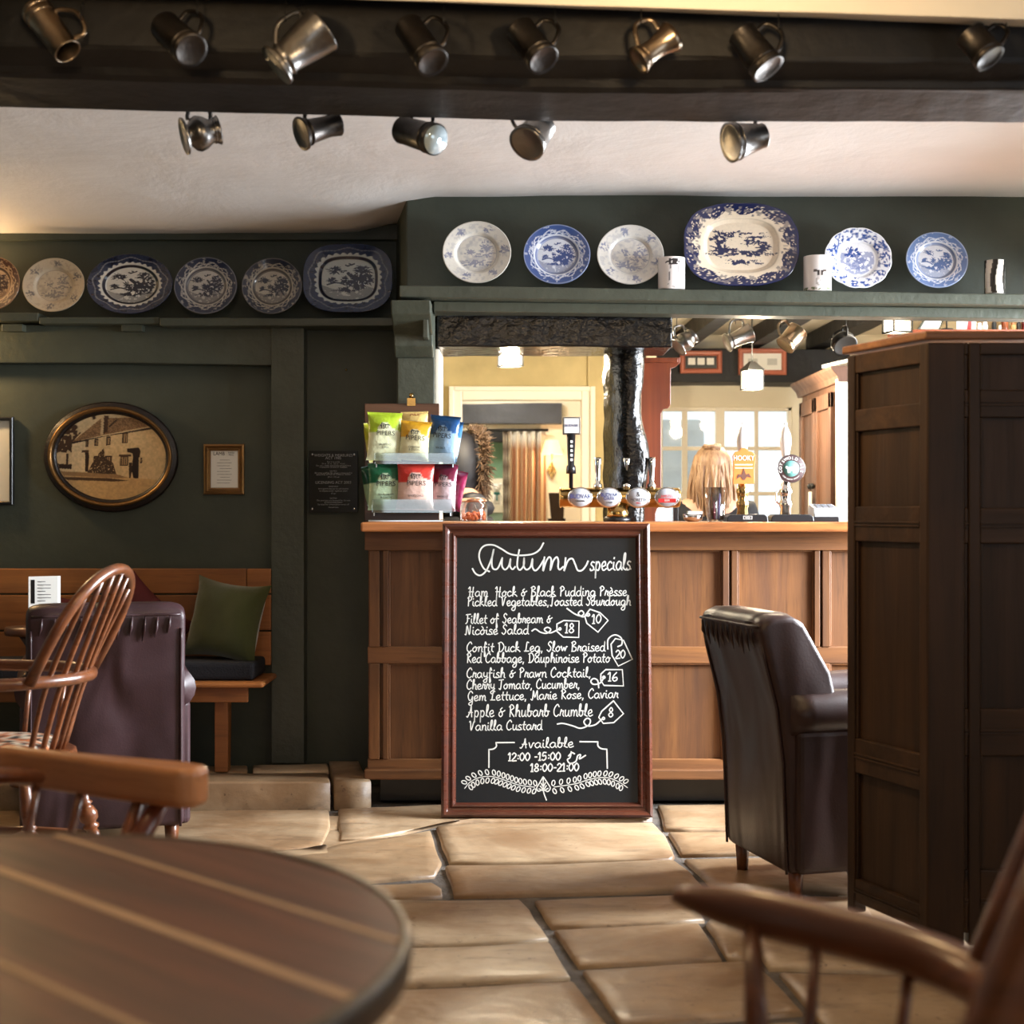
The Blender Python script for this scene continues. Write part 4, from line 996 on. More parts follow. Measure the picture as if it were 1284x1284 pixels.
def plate(label, px, py, rx, ry, D, kind, light, dark, base=(40, 52, 96), seed=0, superell=2.0, scallop=0, shelf_z=None, lean=.16, group=None, name='plate', rot=0.0):
    k = D/F; a, b_ = rx*k, ry*k/math.cos(lean); nr, nt = (46, 168) if rx < 50 else (60, 230)
    R = np.linspace(0, 1, nr+1)[1:]; T = np.linspace(0, 2*PI, nt, endpoint=False)
    rr, tt = np.meshgrid(R, T, indexing='ij'); rr = rr.ravel(); tt = tt.ravel()
    c, s = np.cos(tt), np.sin(tt); q = (np.abs(c)**superell+np.abs(s)**superell)**(-1/superell)
    sc = 1+scallop*np.abs(np.sin(tt*6))*rr
    u = rr*q*c*sc; v = rr*q*s*sc
    depth = np.where(rr < .58, 0, np.where(rr < .68, (rr-.58)/.10*.5, .5+(rr-.68)/.32*.5)); depth = depth*min(a, b_)*.17
    xs_, zs_ = u*a, v*b_; ys_ = -depth
    # stand it on the shelf: foot at the bottom edge
    vs = [(0, 0, 0)]+list(zip(xs_, ys_, zs_))
    uu = np.concatenate([[0], u]); vv = np.concatenate([[0], v]); r1 = np.concatenate([[0], rr]); t1 = np.concatenate([[0], tt])
    cr, sr = math.cos(rot), math.sin(rot)
    cols = painter(kind, light, dark, base, seed)(uu*cr-vv*sr, uu*sr+vv*cr, r1, t1, a/b_)
    fs = [(0, 1+(i+1) % nt, 1+i) for i in range(nt)]
    for j in range(nr-1):
        for i in range(nt):
            p = 1+j*nt; fs.append((p+i, p+(i+1) % nt, p+nt+(i+1) % nt, p+nt+i))
    fs = [f_[::-1] for f_ in fs]
    mb = MB().add(vs, fs, None, True)
    # foot ring and back are the solidified shell
    c0 = P(px, py, D)
    if shelf_z is not None: c0.z = shelf_z+b_*math.cos(lean)+.002
    o = obj(name, mb, M['plate'], None, cols=cols, solid=-.004)
    o.matrix_basis = Matrix.Translation(c0) @ Matrix.Rotation(-lean, 4, 'X')
    # add plate's own rotation so the foot is nearer than the top edge
    return tag(o, label, 'plate', group)
GL1 = 'blue and white plates on the left-hand shelf'; GR = 'blue and white plates on the shelf over the bar'
szl = zz(398, 6.0)+.001
D1 = 6.03
plate('brown-tinted round plate cut off by the left edge of the photo', -6, 357, 33, 34, D1, 'willow', (196, 160, 122), (70, 46, 34), (104, 70, 50), 1, group=GL1)
plate('pale cream and grey round plate, first whole one on the left-hand shelf', 69, 359, 39, 34.5, D1, 'pale', (180, 164, 140), (60, 62, 74), seed=2, group=GL1)
plate('wide oval dark blue platter with a white ring round its scene', 164.5, 358, 53.5, 38.5, D1, 'platter_dark', (206, 200, 188), (14, 17, 38), (40, 46, 68), 3, group=GL1, name='platter')
plate('round dark blue plate just right of the wide oval platter', 259, 360, 39.5, 36.5, D1, 'willow', (176, 170, 162), (22, 28, 52), (48, 55, 76), 4, group=GL1)
plate('round slate-blue plate just left of the rounded rectangular platter', 342, 360.5, 38, 36, D1, 'willow', (170, 160, 144), (26, 29, 46), (50, 53, 68), 6, group=GL1)
plate('rounded rectangular navy platter at the right end of the left-hand shelf', 437, 351, 56, 44, D1, 'platter_dark', (184, 188, 184), (14, 26, 56), (24, 40, 76), 7, superell=2.9, group=GL1, name='platter')
D2 = 5.70
plate('pale ivory landscape plate at the left end of the shelf over the bar', 598, 318.5, 43, 40, D2, 'pale', (216, 210, 198), (72, 84, 130), seed=8, scallop=.0, group=GR)
plate('mid-blue willow plate, second along the shelf over the bar', 698, 321, 42, 38.5, D2, 'willow', (210, 214, 224), (44, 66, 122), (84, 106, 156), 9, group=GR)
plate('pale ivory landscape plate beside the first animal mug', 790, 321.5, 42, 38.5, D2, 'pale', (214, 210, 202), (70, 86, 136), seed=11, rot=.3, group=GR)
plate('very large octagonal cream platter with navy flowers on its rim', 928, 309.5, 71.5, 53, D2, 'floral_platter', (224, 208, 184), (18, 28, 70), seed=12, superell=2.7, scallop=.012, group=GR, name='platter')
plate('bright blue floral plate with a wavy rim, behind the sheep mug', 1074.5, 325.5, 41.5, 38.5, D2, 'blue_floral', (236, 238, 244), (44, 78, 150), seed=13, scallop=.025, group=GR)
plate('pale blue willow plate nearest the right-hand end of the shelf', 1173, 328, 39, 36, D2, 'willow', (214, 218, 226), (80, 104, 150), (124, 146, 184), 14, rot=.25, group=GR)
# mugs on the long shelf
def shelf_top(x): return 1.972+TL*(x+.4)*.9
def mug(label, px, w, y0, kind):
    D = 5.66; x = xz(px, D); r_ = w/2*D/F; zb = shelf_top(x)+.003; h = zz(y0, D)-zb
    t = thing('mug', label, 'mug', (x, D, zb), 0, 'pottery mugs on the long shelf')
    n, k = 72, 40; vs = []; cols = []; fs = []
    for j in range(k+1):
        for i in range(n):
            a = 2*PI*i/n; vs.append((r_*math.cos(a), r_*math.sin(a), h*j/k))
            u = ((a+PI/2+PI) % (2*PI)-PI); v = j/k; c = (238, 232, 228)
            xx = u*r_/h; nn = mnoise.noise(Vector((u*6, v*9, px)))
            if kind == 'bull':
                if (abs(xx-.02) < .16 and abs(v-.84) < .09 and nn > -.25) or (abs(v-.90+abs(xx-.02)*.35) < .025 and abs(xx) < .26): c = (48, 44, 44)
                elif abs(abs(xx-.05)-.16+.1*(v-.4)) < .014 and .1 < v < .75: c = (90, 84, 84)
                elif abs(xx-.05) < .16 and v < .2 and nn > .25: c = (140, 134, 132)
            elif kind == 'sheep':
                if abs(xx) < .09 and abs(v-.42) < .14: c = (206, 196, 190) if abs(abs(xx)-.05) > .02 or v < .42 else (60, 54, 52)
                elif abs(v-.54) < .035 and .08 < abs(xx) < .19: c = (90, 80, 76)
                elif abs(xx) < .17 and v < .34 and nn > .15: c = (176, 168, 160)
                elif v < .08 and nn > 0: c = (110, 120, 90)
            elif kind == 'zebra':
                c = (226, 220, 206) if math.sin(u*5+math.sin(v*4)*.8) > -.2 else (40, 38, 34)
            cols.append(srgb(*c))
    for j in range(k):
        for i in range(n): fs.append((j*n+i, j*n+(i+1) % n, (j+1)*n+(i+1) % n, (j+1)*n+i))
    fs.append(tuple(range(n))[::-1])
    obj('body', MB().add(vs, fs, None, True), M['plate'], t, cols=np.array(cols), solid=.003)
    if kind != 'zebra':
        obj('handle', MB().tube(smooth_pts([(0, r_*.95, h*.8), (0, r_*1.45, h*.72), (0, r_*1.5, h*.4), (0, r_*.95, h*.22)], 5), .005, 8), M['glaze'], t)
mug("white mug printed with a dark bull's head, beside the large octagonal platter", 842, 34, 324, 'bull')
mug('white mug printed with a sheep, standing in front of the wavy-rimmed plate', 1025, 35, 322, 'sheep')
mug('small black and cream striped beaker alone at the right end of the shelf', 1247, 25, 327, 'zebra')
# ---------------------------------------------------------------- pewter tankards hanging from the beam
def tankard(label, A, rA, B, rB, D, dD, style, mat, handle, group, wire=None, hscale=1.0, y_hook=None):
    # A: mouth end, B: foot end (pixels of the end centres), radii in pixels, dD how much nearer B is than A
    pa, pb = P(A[0], A[1], D+dD/2), P(B[0], B[1], D-dD/2); k = D/F; ra, rb = rA*k, rB*k; L = (pa-pb).length
    hx = Vector((handle[0], 0, -handle[1]))
    m = axis_matrix(pb, pa-pb, hx)
    t = thing('tankard', label, 'tankard', group=group, mat=m)
    if style == 'straight': pr = [(rb, 0), (rb, L*.02), (rb*.96, L*.05), (rb*.95, L*.12), (rb*.97, L*.14), (rb*.94, L*.16), (ra, L*.96), (ra*1.04, L*.98), (ra*1.03, L)]
    elif style == 'flange': pr = [(rb, 0), (rb*1.02, L*.03), (rb*.92, L*.07), (rb*.74, L*.11), (rb*.72, L*.16), (rb*.80, L*.19), (rb*.74, L*.22), (ra*.9, L*.7), (ra, L*.95), (ra*1.04, L*.98), (ra*1.02, L)]
    elif style == 'bulb': pr = [(rb, 0), (rb, L*.04), (rb*.62, L*.12), (rb*.60, L*.18), (rb*.88, L*.30), (rb*.98, L*.42), (rb*.88, L*.60), (ra*.86, L*.78), (ra*.92, L*.90), (ra*1.1, L)]
    else: pr = [(rb, 0), (rb*1.02, L*.03), (rb*.8, L*.10), (rb*.76, L*.3), (rb*.72, L*.5), (rb*.82, L*.7), (ra*.95, L*.9), (ra*1.08, L)]
    inner = [(r_-.0022, z) for (r_, z) in pr[::-1] if z > L*.12]+[(.001, L*.12)]
    obj('body', MB().lathe([(rb*.82, .004)]+pr+inner, 36), mat, t)
    mb = MB(); zs_ = (.06, .2) if style != 'bulb' else (.05, .86)
    for z in zs_:
        q = np.interp(z*L, [p[1] for p in pr], [p[0] for p in pr]); mb.lathe([(q-.001, z*L-.003), (q+.002, z*L-.001), (q+.002, z*L+.001), (q-.001, z*L+.003)], 36, cap=False)
    obj('ring_band', mb, mat, t)
    rm = (ra+rb)/2; hs = hscale
    ro = float(np.interp(.85*L, [p[1] for p in pr], [p[0] for p in pr])); ri = float(np.interp(.3*L, [p[1] for p in pr], [p[0] for p in pr]))
    H = smooth_pts([(ro-.002, 0, .86*L), (ro+.022*hs, 0, .90*L), (ro+.036*hs, 0, .74*L), (rm+.034*hs, 0, .48*L), (ri+.012*hs, 0, .28*L), (ri-.002, 0, .24*L)], 5)
    obj('handle', MB().tube(H, [.0042]*len(H), 8, flat=1.3), mat, t)
    top = m @ Vector((rm+.036*hs, 0, .66*L))
    hk = Vector((top.x, top.y, (y_hook if y_hook else top.z+.035)))
    mb = MB().tube(smooth_pts([hk+Vector((0, .02, .004)), hk+Vector((0, -.002, .0)), top+Vector((0, -.010, .006)), top+Vector((0, -.002, -.008)), top+Vector((0, .008, .0))], 4), .0016, 6)
    obj('hook', mb, M['iron'], t, world=True)
    return t
G1 = 'pewter tankards on the face of the black beam'; G2 = 'pewter tankards hanging under the black beam'; G3 = 'pots hanging over the servery'
DB = 3.345
tankard('plain straight pewter mug with a thin round handle, top left corner', (85, 65), 17, (45, 12), 20, DB, -.03, 'straight', M['pewter_warm'], (1, -.6), G1)
tankard('dark pewter mug with a wide round base, second from the left on the beam', (207, 33), 19, (240, 64), 22, DB, .07, 'straight', M['pewter_dark'], (1, -.8), G1)
tankard('large flange-footed pewter tankard with an engraved band, left half of the beam', (404, 37), 29, (346, 83), 27, DB, .02, 'flange', M['pewter'], (-1, -1), G1, hscale=.6)
tankard('dark brown tankard with an angular handle, its round base facing the room', (512, 33), 18, (543, 79), 21, DB, .06, 'straight', M['pewter_dark'], (1, -.6), G1)
tankard('nearly black tankard in the middle of the beam, right of the brown one', (652, 38), 19, (682, 76), 21, DB, .05, 'straight', M['pewter_dark'], (1, -.6), G1)
tankard('bronze-toned waisted mug with a curly handle on its left', (842, 46), 19, (800, 76), 18, DB, .02, 'waist', M['pewter_warm'], (-1, -.7), G1)
tankard('tall dull pewter tankard tapering to the top, right of the bronze-toned mug', (930, 42), 18, (964, 87), 22, DB, .03, 'straight', M['pewter_dark'], (1, -.7), G1)
tankard('dark pewter mug at the far right end of the beam', (1217, 44), 19, (1242, 74), 20, DB, .03, 'straight', M['pewter_dark'], (1, -.6), G1)
DL = 3.80; yh = 2.20
tankard('round-bellied shiny pewter tankard, leftmost of the row below the beam', (274, 163), 17, (230, 171), 23, DL, .03, 'bulb', M['pewter'], (-.2, -1), G2, y_hook=yh)
tankard('slim pewter tankard with a flared foot, second from left below the beam', (424, 155), 15, (377, 168), 21, DL, .05, 'flange', M['pewter_dark'], (-.2, -1), G2, y_hook=yh)
tankard('dark tankard showing its pale round glass base, third from left below the beam', (505, 163), 17, (546, 175), 20, DL, .09, 'straight', M['pewter_dark'], (.2, -1), G2, y_hook=yh)
tankard('bright conical pewter tankard in the middle, below the beam', (680, 157), 18, (660, 181), 24, DL, .05, 'straight', M['pewter'], (-.8, -1), G2, y_hook=yh)
tankard('dull conical tankard alone at the right, below the beam', (957, 170), 15, (915, 179), 25, DL, .03, 'straight', M['pewter'], (-.2, -1), G2, y_hook=yh)
t_ = MB().lathe([(.0005, -.002), (18*DL/F, -.002), (18*DL/F, .0)], 28)
pa, pb = P(505, 163, DL+.045), P(546, 175, DL-.045)
obj('glass_base', t_, simple('pale_glass_base', (.5, .62, .68), .08, .3), [o for o in COL.objects if o.get('label', '').startswith('dark tankard showing')][0])
DS = 6.7; yh2 = 2.05
def pot(label, A, rA, B, rB, style, mat, handle, D=6.5, dD=.02):
    return tankard(label, A, rA, B, rB, D, dD, style, mat, handle, G3, y_hook=2.252)
pot('round pewter pot hanging at the end of the black lintel', (868, 420), 11, (850, 436), 13, 'bulb', M['pewter'], (-.1, -1))
pot('hammered pewter tankard hanging left of the street lantern', (941, 417), 12, (911, 430), 12, 'flange', M['pewter'], (-.4, -1))
pot('polished pewter tankard hanging between the lantern and the black jug', (1001, 414), 13, (984, 434), 13, 'straight', M['pewter_warm'], (-.5, -1))
pot('squat black jug hanging nearest the settle', (1052, 421), 9, (1060, 434), 16, 'bulb', M['iron'], (-.1, -1), dD=.05)
# ---------------------------------------------------------------- pictures and signs on the left wall
def ell(a, b_, n=96): return [(a*math.cos(2*PI*k/n), b_*math.sin(2*PI*k/n)) for k in range(n)]
YP = 6.145
ov = thing('oval_picture', 'large oval gilt and walnut frame with an old sepia photograph of a stone house', 'picture', P(140, 573, YP))
k = YP/F; a, b_ = 84*k, 69*k
prof = [(1.0, 0), (1.0, -.012), (.975, -.022), (.945, -.020), (.925, -.030), (.90, -.034), (.875, -.030), (.86, -.018), (.84, -.014), (.825, -.010), (.815, -.004), (.815, 0)]
def ering(mb, prof, n=110, bead=0):
    vs = []; fs = []; m_ = len(prof)
    for i in range(n):
        th = 2*PI*i/n
        for (s, d) in prof:
            e = 1-s; vs.append(((a-e*a)*math.cos(th), d-(bead*abs(math.sin(th*55)) if s > .9 else 0), (b_-e*a)*math.sin(th)))
    for i in range(n):
        for j in range(m_-1): fs.append((i*m_+j, ((i+1) % n)*m_+j, ((i+1) % n)*m_+j+1, i*m_+j+1))
    return mb.add(vs, fs, None, True)
rot_ov = Matrix.Rotation(math.radians(3), 4, 'Y')
obj('outer_moulding', ering(MB(), prof[:5], bead=.002), M['darkframe'], ov, solid=.002)
obj('gilt_moulding', ering(MB(), prof[4:8]), M['gold'], ov, solid=.002)
obj('inner_moulding', ering(MB(), prof[7:]), M['darkframe'], ov, solid=.002)
nr, nt = 96, 300; R = np.linspace(0, 1, nr+1)[1:]; T = np.linspace(0, 2*PI, nt, endpoint=False); rr, tt = np.meshgrid(R, T, indexing='ij')
xa = (rr*np.cos(tt)*a*.825).ravel(); za = (rr*np.sin(tt)*(b_-a*.175)).ravel(); xa = np.concatenate([[0], xa]); za = np.concatenate([[0], za])
cx = (xa/k+140-50)*4.756; cy = (573-za/k-490)*4.756      # where each point falls on the sepia photograph, in its own detail grid
def inpoly(x, y, poly):
    c = np.zeros(len(x), bool); n = len(poly)
    for i in range(n):
        x0, y0 = poly[i]; x1, y1 = poly[(i+1) % n]
        if y0 == y1: continue
        m = ((y0 > y) != (y1 > y)) & (x < (x1-x0)*(y-y0)/(y1-y0)+x0); c ^= m
    return c
cs = np.tile(srgb(206, 178, 134), (len(xa), 1)); nz = vnoise(cx/100, cy/100, 9, 3); nf = vnoise(cx/100, cy/100, 24, 4)
def pnt(poly, col, nm=None):
    m = inpoly(cx, cy, poly)
    if nm is not None: m &= nm
    cs[m] = srgb(*col)
cs[cy > 495] = srgb(196, 158, 106)
pnt([(90, 150), (200, 200), (240, 260), (190, 320), (190, 400), (90, 400)], (70, 48, 32), nz > .25)
pnt([(188, 320), (330, 190), (360, 165), (640, 150), (650, 200), (380, 265), (188, 320)], (120, 88, 58)); pnt([(188, 320), (330, 190), (360, 165), (640, 150), (650, 200), (380, 265), (188, 320)], (150, 114, 78), nf > .5)
pnt([(188, 318), (660, 204), (660, 218), (188, 330)], (50, 34, 24))
pnt([(190, 330), (380, 275), (660, 218), (770, 300), (770, 520), (190, 495)], (206, 176, 130)); pnt([(190, 330), (275, 305), (275, 490), (195, 490)], (218, 190, 146))
pnt([(356, 165), (372, 155), (372, 262), (356, 268)], (204, 172, 128)); pnt([(372, 150), (398, 150), (398, 245), (372, 262)], (74, 50, 34)); pnt([(300, 150), (322, 148), (322, 175), (304, 178)], (60, 42, 30))
for (x0, y0, x1, y1) in ((270, 300, 288, 345), (322, 292, 345, 335), (392, 275, 418, 328), (486, 246, 520, 310), (322, 395, 350, 445), (390, 390, 432, 442), (480, 385, 530, 445), (600, 392, 613, 425)):
    pnt([(x0, y0), (x1, y0-3), (x1, y1-3), (x0, y1)], (62, 42, 30)); pnt([(x0+5, y0+8), (x1-5, y0+6), (x1-5, y1-8), (x0+5, y1-6)], (168, 136, 96), ((cx-x0) % 12 < 7))
pnt([(472, 378), (545, 374), (545, 386), (472, 390)], (80, 56, 38))
pnt([(268, 368), (290, 362), (296, 400), (294, 492), (276, 490), (272, 400)], (54, 36, 26)); pnt([(250, 364), (292, 360), (292, 376), (250, 378)], (90, 64, 44))
pnt([(518, 340), (590, 330), (600, 352), (596, 388), (556, 388), (552, 368), (520, 360)], (48, 32, 24)); pnt([(556, 388), (592, 388), (596, 514), (566, 514), (552, 470)], (40, 26, 20)); pnt([(534, 424), (552, 420), (556, 470), (548, 516), (540, 516), (536, 470)], (58, 40, 30))
pnt([(290, 495), (310, 450), (350, 380), (380, 345), (392, 400), (440, 430), (464, 500)], (70, 50, 34), nf > .2)
pnt([(100, 385), (190, 380), (190, 450), (110, 455)], (210, 180, 136)); pnt([(110, 452), (195, 450), (195, 480), (120, 480)], (56, 38, 28)); pnt([(158, 388), (172, 388), (172, 450), (160, 450)], (60, 42, 30))
pnt([(130, 495), (470, 497), (530, 512), (470, 520), (150, 520)], (150, 116, 78)); pnt([(150, 528), (420, 522), (540, 530), (460, 540), (170, 545)], (84, 60, 40)); pnt([(750, 360), (768, 360), (768, 460), (752, 450)], (60, 42, 30))
pnt([(400, 215), (450, 165), (456, 170), (410, 220)], (60, 42, 30))
cs = cs*(.86+.28*nz[:, None])*(.94+.12*nf[:, None])
fs = [(0, 1+i, 1+(i+1) % nt) for i in range(nt)]
for j in range(nr-1):
    for i in range(nt): p = 1+j*nt; fs.append((p+i, p+nt+i, p+nt+(i+1) % nt, p+(i+1) % nt))
obj('sepia_photograph', MB().add([(x, -.004, z) for x, z in zip(xa, za)], fs), M['print'], ov, cols=np.clip(cs, 0, 1))
ov.matrix_basis = ov.matrix_basis @ rot_ov
# small gilt frame with a printed bill
sf = thing('framed_notice', 'small gilt-framed printed notice right of the oval picture', 'picture', P(281.5, 588.5, YP)-Vector((0, 0, 31.5*k)))
framed(sf, 25.5*k, 63*k, [(0, 0), (0, -.014), (.008, -.018), (.013, -.010), (.018, -.008), (.020, -.014), (.025, -.012), (.028, -.003), (.03, 0)], M['gold'])
obj('paper', MB().box(-25.5*k+.02, 25.5*k-.02, -.003, 0, .02, 63*k-.02), M['paper'], sf)
obj('mount', MB().box(-25.5*k+.004, 25.5*k-.004, 0, .003, .004, 63*k-.004), M['darkframe'], sf)
MX = lambda x, z: Matrix.Translation((x, -.0035, z)) @ Matrix.Rotation(PI/2, 4, 'X')
text('lettering', 'LAMB', .021, M['ink'], sf, MX(-.022, 51*k), sx=.9); text('lettering', 'Sunday\nMenu', .009, M['ink'], sf, MX(.028, 51*k))
for j in range(9): obj('printed_line', MB().box(-.03*(1 if j % 3 else .6), .03*(1 if j % 2 else .75), -.0036, -.003, (43-j*3.6)*k, (43-j*3.6)*k+.0012), M['ink'], sf)
# acrylic plaque
pq = thing('wall_plaque', 'black acrylic licensing plaque on four metal studs beside the bar', 'sign', P(418.5, 604, 6.13)-Vector((0, 0, 38.5*k)))
w_ = 30.5*k; h_ = 77*k
M['acrylic'] = simple('black_acrylic', (.006, .007, .009), .12, var=.02); M['greytext'] = simple('pale_grey_lettering', (.35, .36, .36), .6)
obj('panel', MB().box(-w_, w_, -.012, -.008, 0, h_), M['acrylic'], pq, bevel=.001)
for sx in (-1, 1):
    for sz in (.06, .94): obj('stud', MB().lathe([(.004, -.02), (.004, .0), (.0055, .0), (.0055, .005), (.003, .007)], 14, Matrix.Translation((sx*w_*.86, -.012, h_*sz)) @ Matrix.Rotation(PI/2, 4, 'X')), M['chrome'], pq)
MP = lambda x, z: Matrix.Translation((x, -.0125, z)) @ Matrix.Rotation(PI/2, 4, 'X')
for s, sz, z in (('WEIGHTS & MEASURES', .0155, .925), ('ACT 1985', .0155, .88), ('This is to certify', .008, .82), ('25 ml   35 ml   125 ml   175 ml', .0075, .79), ('Gin, rum, vodka and whisky are sold here', .0085, .76), ('in quantities of 25ml or multiples', .0085, .735), ('NOTICE', .008, .67), ('All wine sold by the glass is measured in', .0095, .64), ('quantities of 125ml, 175ml or 250ml', .0095, .615), ('50 ml  125 ml', .0085, .575),
                 ('LICENSING ACT 2003', .0155, .485), ('WARNING', .008, .42), ('It is against the law to sell alcohol', .009, .385), ('to anyone under eighteen years', .009, .35), ('of age', .008, .31), ('NOTICE', .008, .23), ('The premises are licensed for the sale', .009, .195), ('of intoxicating liquor', .009, .165), ('by retail for consumption on or off', .009, .13), ('the premises', .008, .085)):
    text('lettering', s, sz, M['greytext'], pq, MP(0, h_*z))
# black-framed print cut by the left edge
bf = thing('framed_print', 'black-framed white print cut off by the left edge of the photo', 'picture', P(-32, 633, YP)-Vector((0, 0, 0)))
framed(bf, 50*k, 110*k, [(0, 0), (0, -.018), (.004, -.022), (.012, -.022), (.015, -.018), (.016, 0)], M['black'])
obj('mount', MB().box(-50*k+.01, 50*k-.01, -.005, 0, .01, 110*k-.01), M['paper'], bf)
obj('printed_picture', MB().box(-28*k, 28*k, -.006, -.005, 24*k, 86*k), simple('grey_print', (.3, .3, .28), .6, var=.5), bf)
tag(obj('picture_nail', MB().lathe([(.002, 0), (.002, .012), (.005, .012), (.004, .016)], 12, Matrix.Translation(P(434.5, 464, YW)) @ Matrix.Rotation(PI/2, 4, 'X')), M['brass']), 'lone bright nail head in the green wall above the plaque', 'nail')
# wall lamp just outside the frame, the source of the glow on the left
wl = thing('wall_lamp', 'brass wall lamp with a small shade beyond the left edge of the photo', 'lamp', (-2.42, YW, 1.80))
obj('back_plate', MB().lathe([(.04, 0), (.04, .01), (.02, .015)], 20, Matrix.Rotation(PI/2, 4, 'X')), M['brass'], wl)
obj('arm', MB().tube(smooth_pts([(0, -.01, 0), (0, -.08, -.02), (0, -.13, .02), (0, -.13, .05)], 4), .006, 8), M['brass'], wl)
obj('lamp_shade', MB().lathe([(.075, .06), (.045, .17)], 24, Matrix.Translation((0, -.13, 0)), cap=False), M['shade'], wl)
obj('bulb', MB().ball((0, -.13, .10), .02), M['shade'], wl)
point('wall_lamp_bulb', (-2.42, YW-.13, 1.94), 30, WARM, .02)
point('wall_lamp_downlight', (-2.42, YW-.17, 1.83), 22, WARM, .03)
# ---------------------------------------------------------------- things on the bar
ZC = 1.082
DK = 5.95; KK = DK/F
M['acryl'] = glassm('clear_acrylic', (.86, .92, .92), .6)
M['walnut_board'] = wood('brown_rack_board', srgb(60, 34, 22), srgb(96, 58, 36), 'x', .3, 14, .2, .3, False)
rk = thing('snack_rack', 'dark wooden counter rack with clear lips holding crisp packets', 'rack', (xz(504, 5.73), 5.74, ZC))
obj('back_board', MB().box(xz(457, 5.79), xz(551, 5.79), 5.785, 5.80, ZC, zz(506, 5.79)), M['walnut_board'], rk, world=True, bevel=.003)
obj('base', MB().box(xz(462, 5.66), xz(556, 5.66), 5.64, 5.785, ZC, ZC+.008), M['chrome'], rk, world=True, bevel=.002)
for (xa, xb, ya, yb_, D) in ((470, 570, 568, 582, 5.655), (467, 567, 626, 643, 5.645)):
    z0, z1 = zz(yb_, D), zz(ya, D)
    obj('shelf', MB().box(xz(xa, D), xz(xb, D), D, 5.785, z0, z0+.004), M['acryl'], rk, world=True)
    obj('front_lip', MB().box(xz(xa, D), xz(xb, D), D-.006, D-.002, z0, z1), M['acryl'], rk, world=True, bevel=.001)
    for x in (xa+2, xb-2): obj('bracket', MB().box(xz(x, D)-.002, xz(x, D)+.002, D, 5.785, z0-.012, z0), M['chrome'], rk, world=True)
obj('clip', MB().box(-.016, .016, -.012, .012, 0, .03).tube([(0, -.004, .03), (0, -.004, .05)], .008, 10), M['brass'], rk).location = (xz(516, 5.79)-rk.location.x, .048, zz(506, 5.79)-ZC-.01)
def packet(label, box, D, top, low, yaw=0, roll=0, lean=.1, txt='PIPERS', sub='SEA SALT', front=True, tsz=1.0):
    x0, y0, x1, y1 = box; k = D/F; w, h = (x1-x0)*k/2, (y1-y0)*k/2; c = P((x0+x1)/2, (y0+y1)/2, D)
    m = Matrix.Translation(c) @ Matrix.Rotation(yaw, 4, 'Z') @ Matrix.Rotation(-lean, 4, 'X') @ Matrix.Rotation(roll, 4, 'Y')
    n, q = 26, 34; vs = []; fs = []; cols = []; tc, lc = np.array(srgb(*top)), np.array(srgb(*low))
    for s in (1, -1):
        for j in range(q+1):
            for i in range(n+1):
                u, v = -1+2*i/n, -1+2*j/q
                d = max(0, (1-abs(u)**2.2))*max(0, 1-abs(v/.90)**4) if abs(v) < .90 else 0
                pinch = 1-.05*abs(v)**6*-1-.06*(1-abs(v))
                wr = .10*mnoise.noise(Vector((u*2.5+D, v*2.5, top[0]*.1)))*(1-abs(u))
                y = -s*(.022*(d**.6)+.01*wr*d)+(.0015*math.sin(u*40)*(abs(v) > .92))
                vs.append((u*w*pinch, y, v*h))
                arch = math.hypot(u*w, (v-.28)*h) < .40*w and v > .2
                edge = .22+.10*math.sin(u*2.6+.6)
                cols.append(lc if (v < edge or arch) and s > 0 else (lc*.8+tc*.2 if v < edge else tc))
    Q = (n+1)*(q+1)
    for k_ in (0, 1):
        for j in range(q):
            for i in range(n):
                a = k_*Q+j*(n+1)+i; f_ = (a, a+1, a+n+2, a+n+1); fs.append(f_ if k_ == 0 else f_[::-1])
    t = thing('crisp_packet', label, 'crisp packet', group='crisp packets in the counter rack', mat=m)
    obj('bag', MB().add(vs, fs, None, True), M['foil'], t, cols=np.array(cols))
    if front:
        R = Matrix.Rotation(PI/2, 4, 'X')
        def at(z): return Matrix.Translation((.004, -.0275, z*h)) @ R
        text('lettering', txt, .0255*tsz, M['ink'], t, at(.10), sx=1.02)
        text('lettering', sub, .0105, M['ink'], t, at(-.42), sx=.9)
        em = MB()
        def dot(pts, r_): em.tube([(p[0]*w, -.0275, h*p[1]) for p in pts], r_, 5)
        dot([(-.18, .30), (-.2, .46), (-.1, .50), (.05, .46), (.2, .47), (.32, .43)], .0016); dot([(-.1, .47), (-.02, .34), (-.06, .28)], .0016); dot([(.05, .46), (.06, .34), (.14, .30)], .0014); dot([(.2, .45), (.2, .31)], .0014); dot([(-.25, .40), (-.2, .46), (-.16, .54)], .002)
        obj('emblem', em, M['ink'], t)
    return t
packet('lime-green crisp packet at the left of the upper rack shelf', (461, 517, 503, 578), 5.705, (168, 196, 44), (226, 230, 190), .1, .03, sub='JALAPENO\n& DILL', tsz=.95)
packet('yellow crisp packet in the middle of the upper rack shelf', (501, 528, 539, 578), 5.695, (222, 166, 40), (232, 224, 180), -.05, .08, sub='CHEDDAR\n& ONION')
packet('cream and gold packet standing behind the yellow one, reading ONI', (504, 516, 537, 570), 5.770, (226, 196, 120), (240, 226, 180), 0, -.03, txt='', sub='', front=False)
packet('blue crisp packet at the right of the upper rack shelf', (536, 521, 575, 580), 5.705, (30, 84, 142), (150, 184, 214), -.3, .10, sub='SEA SALT')
packet('dark green crisp packet at the left of the lower rack shelf', (462, 581, 503, 640), 5.695, (20, 96, 62), (178, 202, 166), .1, 0, sub='SOUR CREAM\n& ONION')
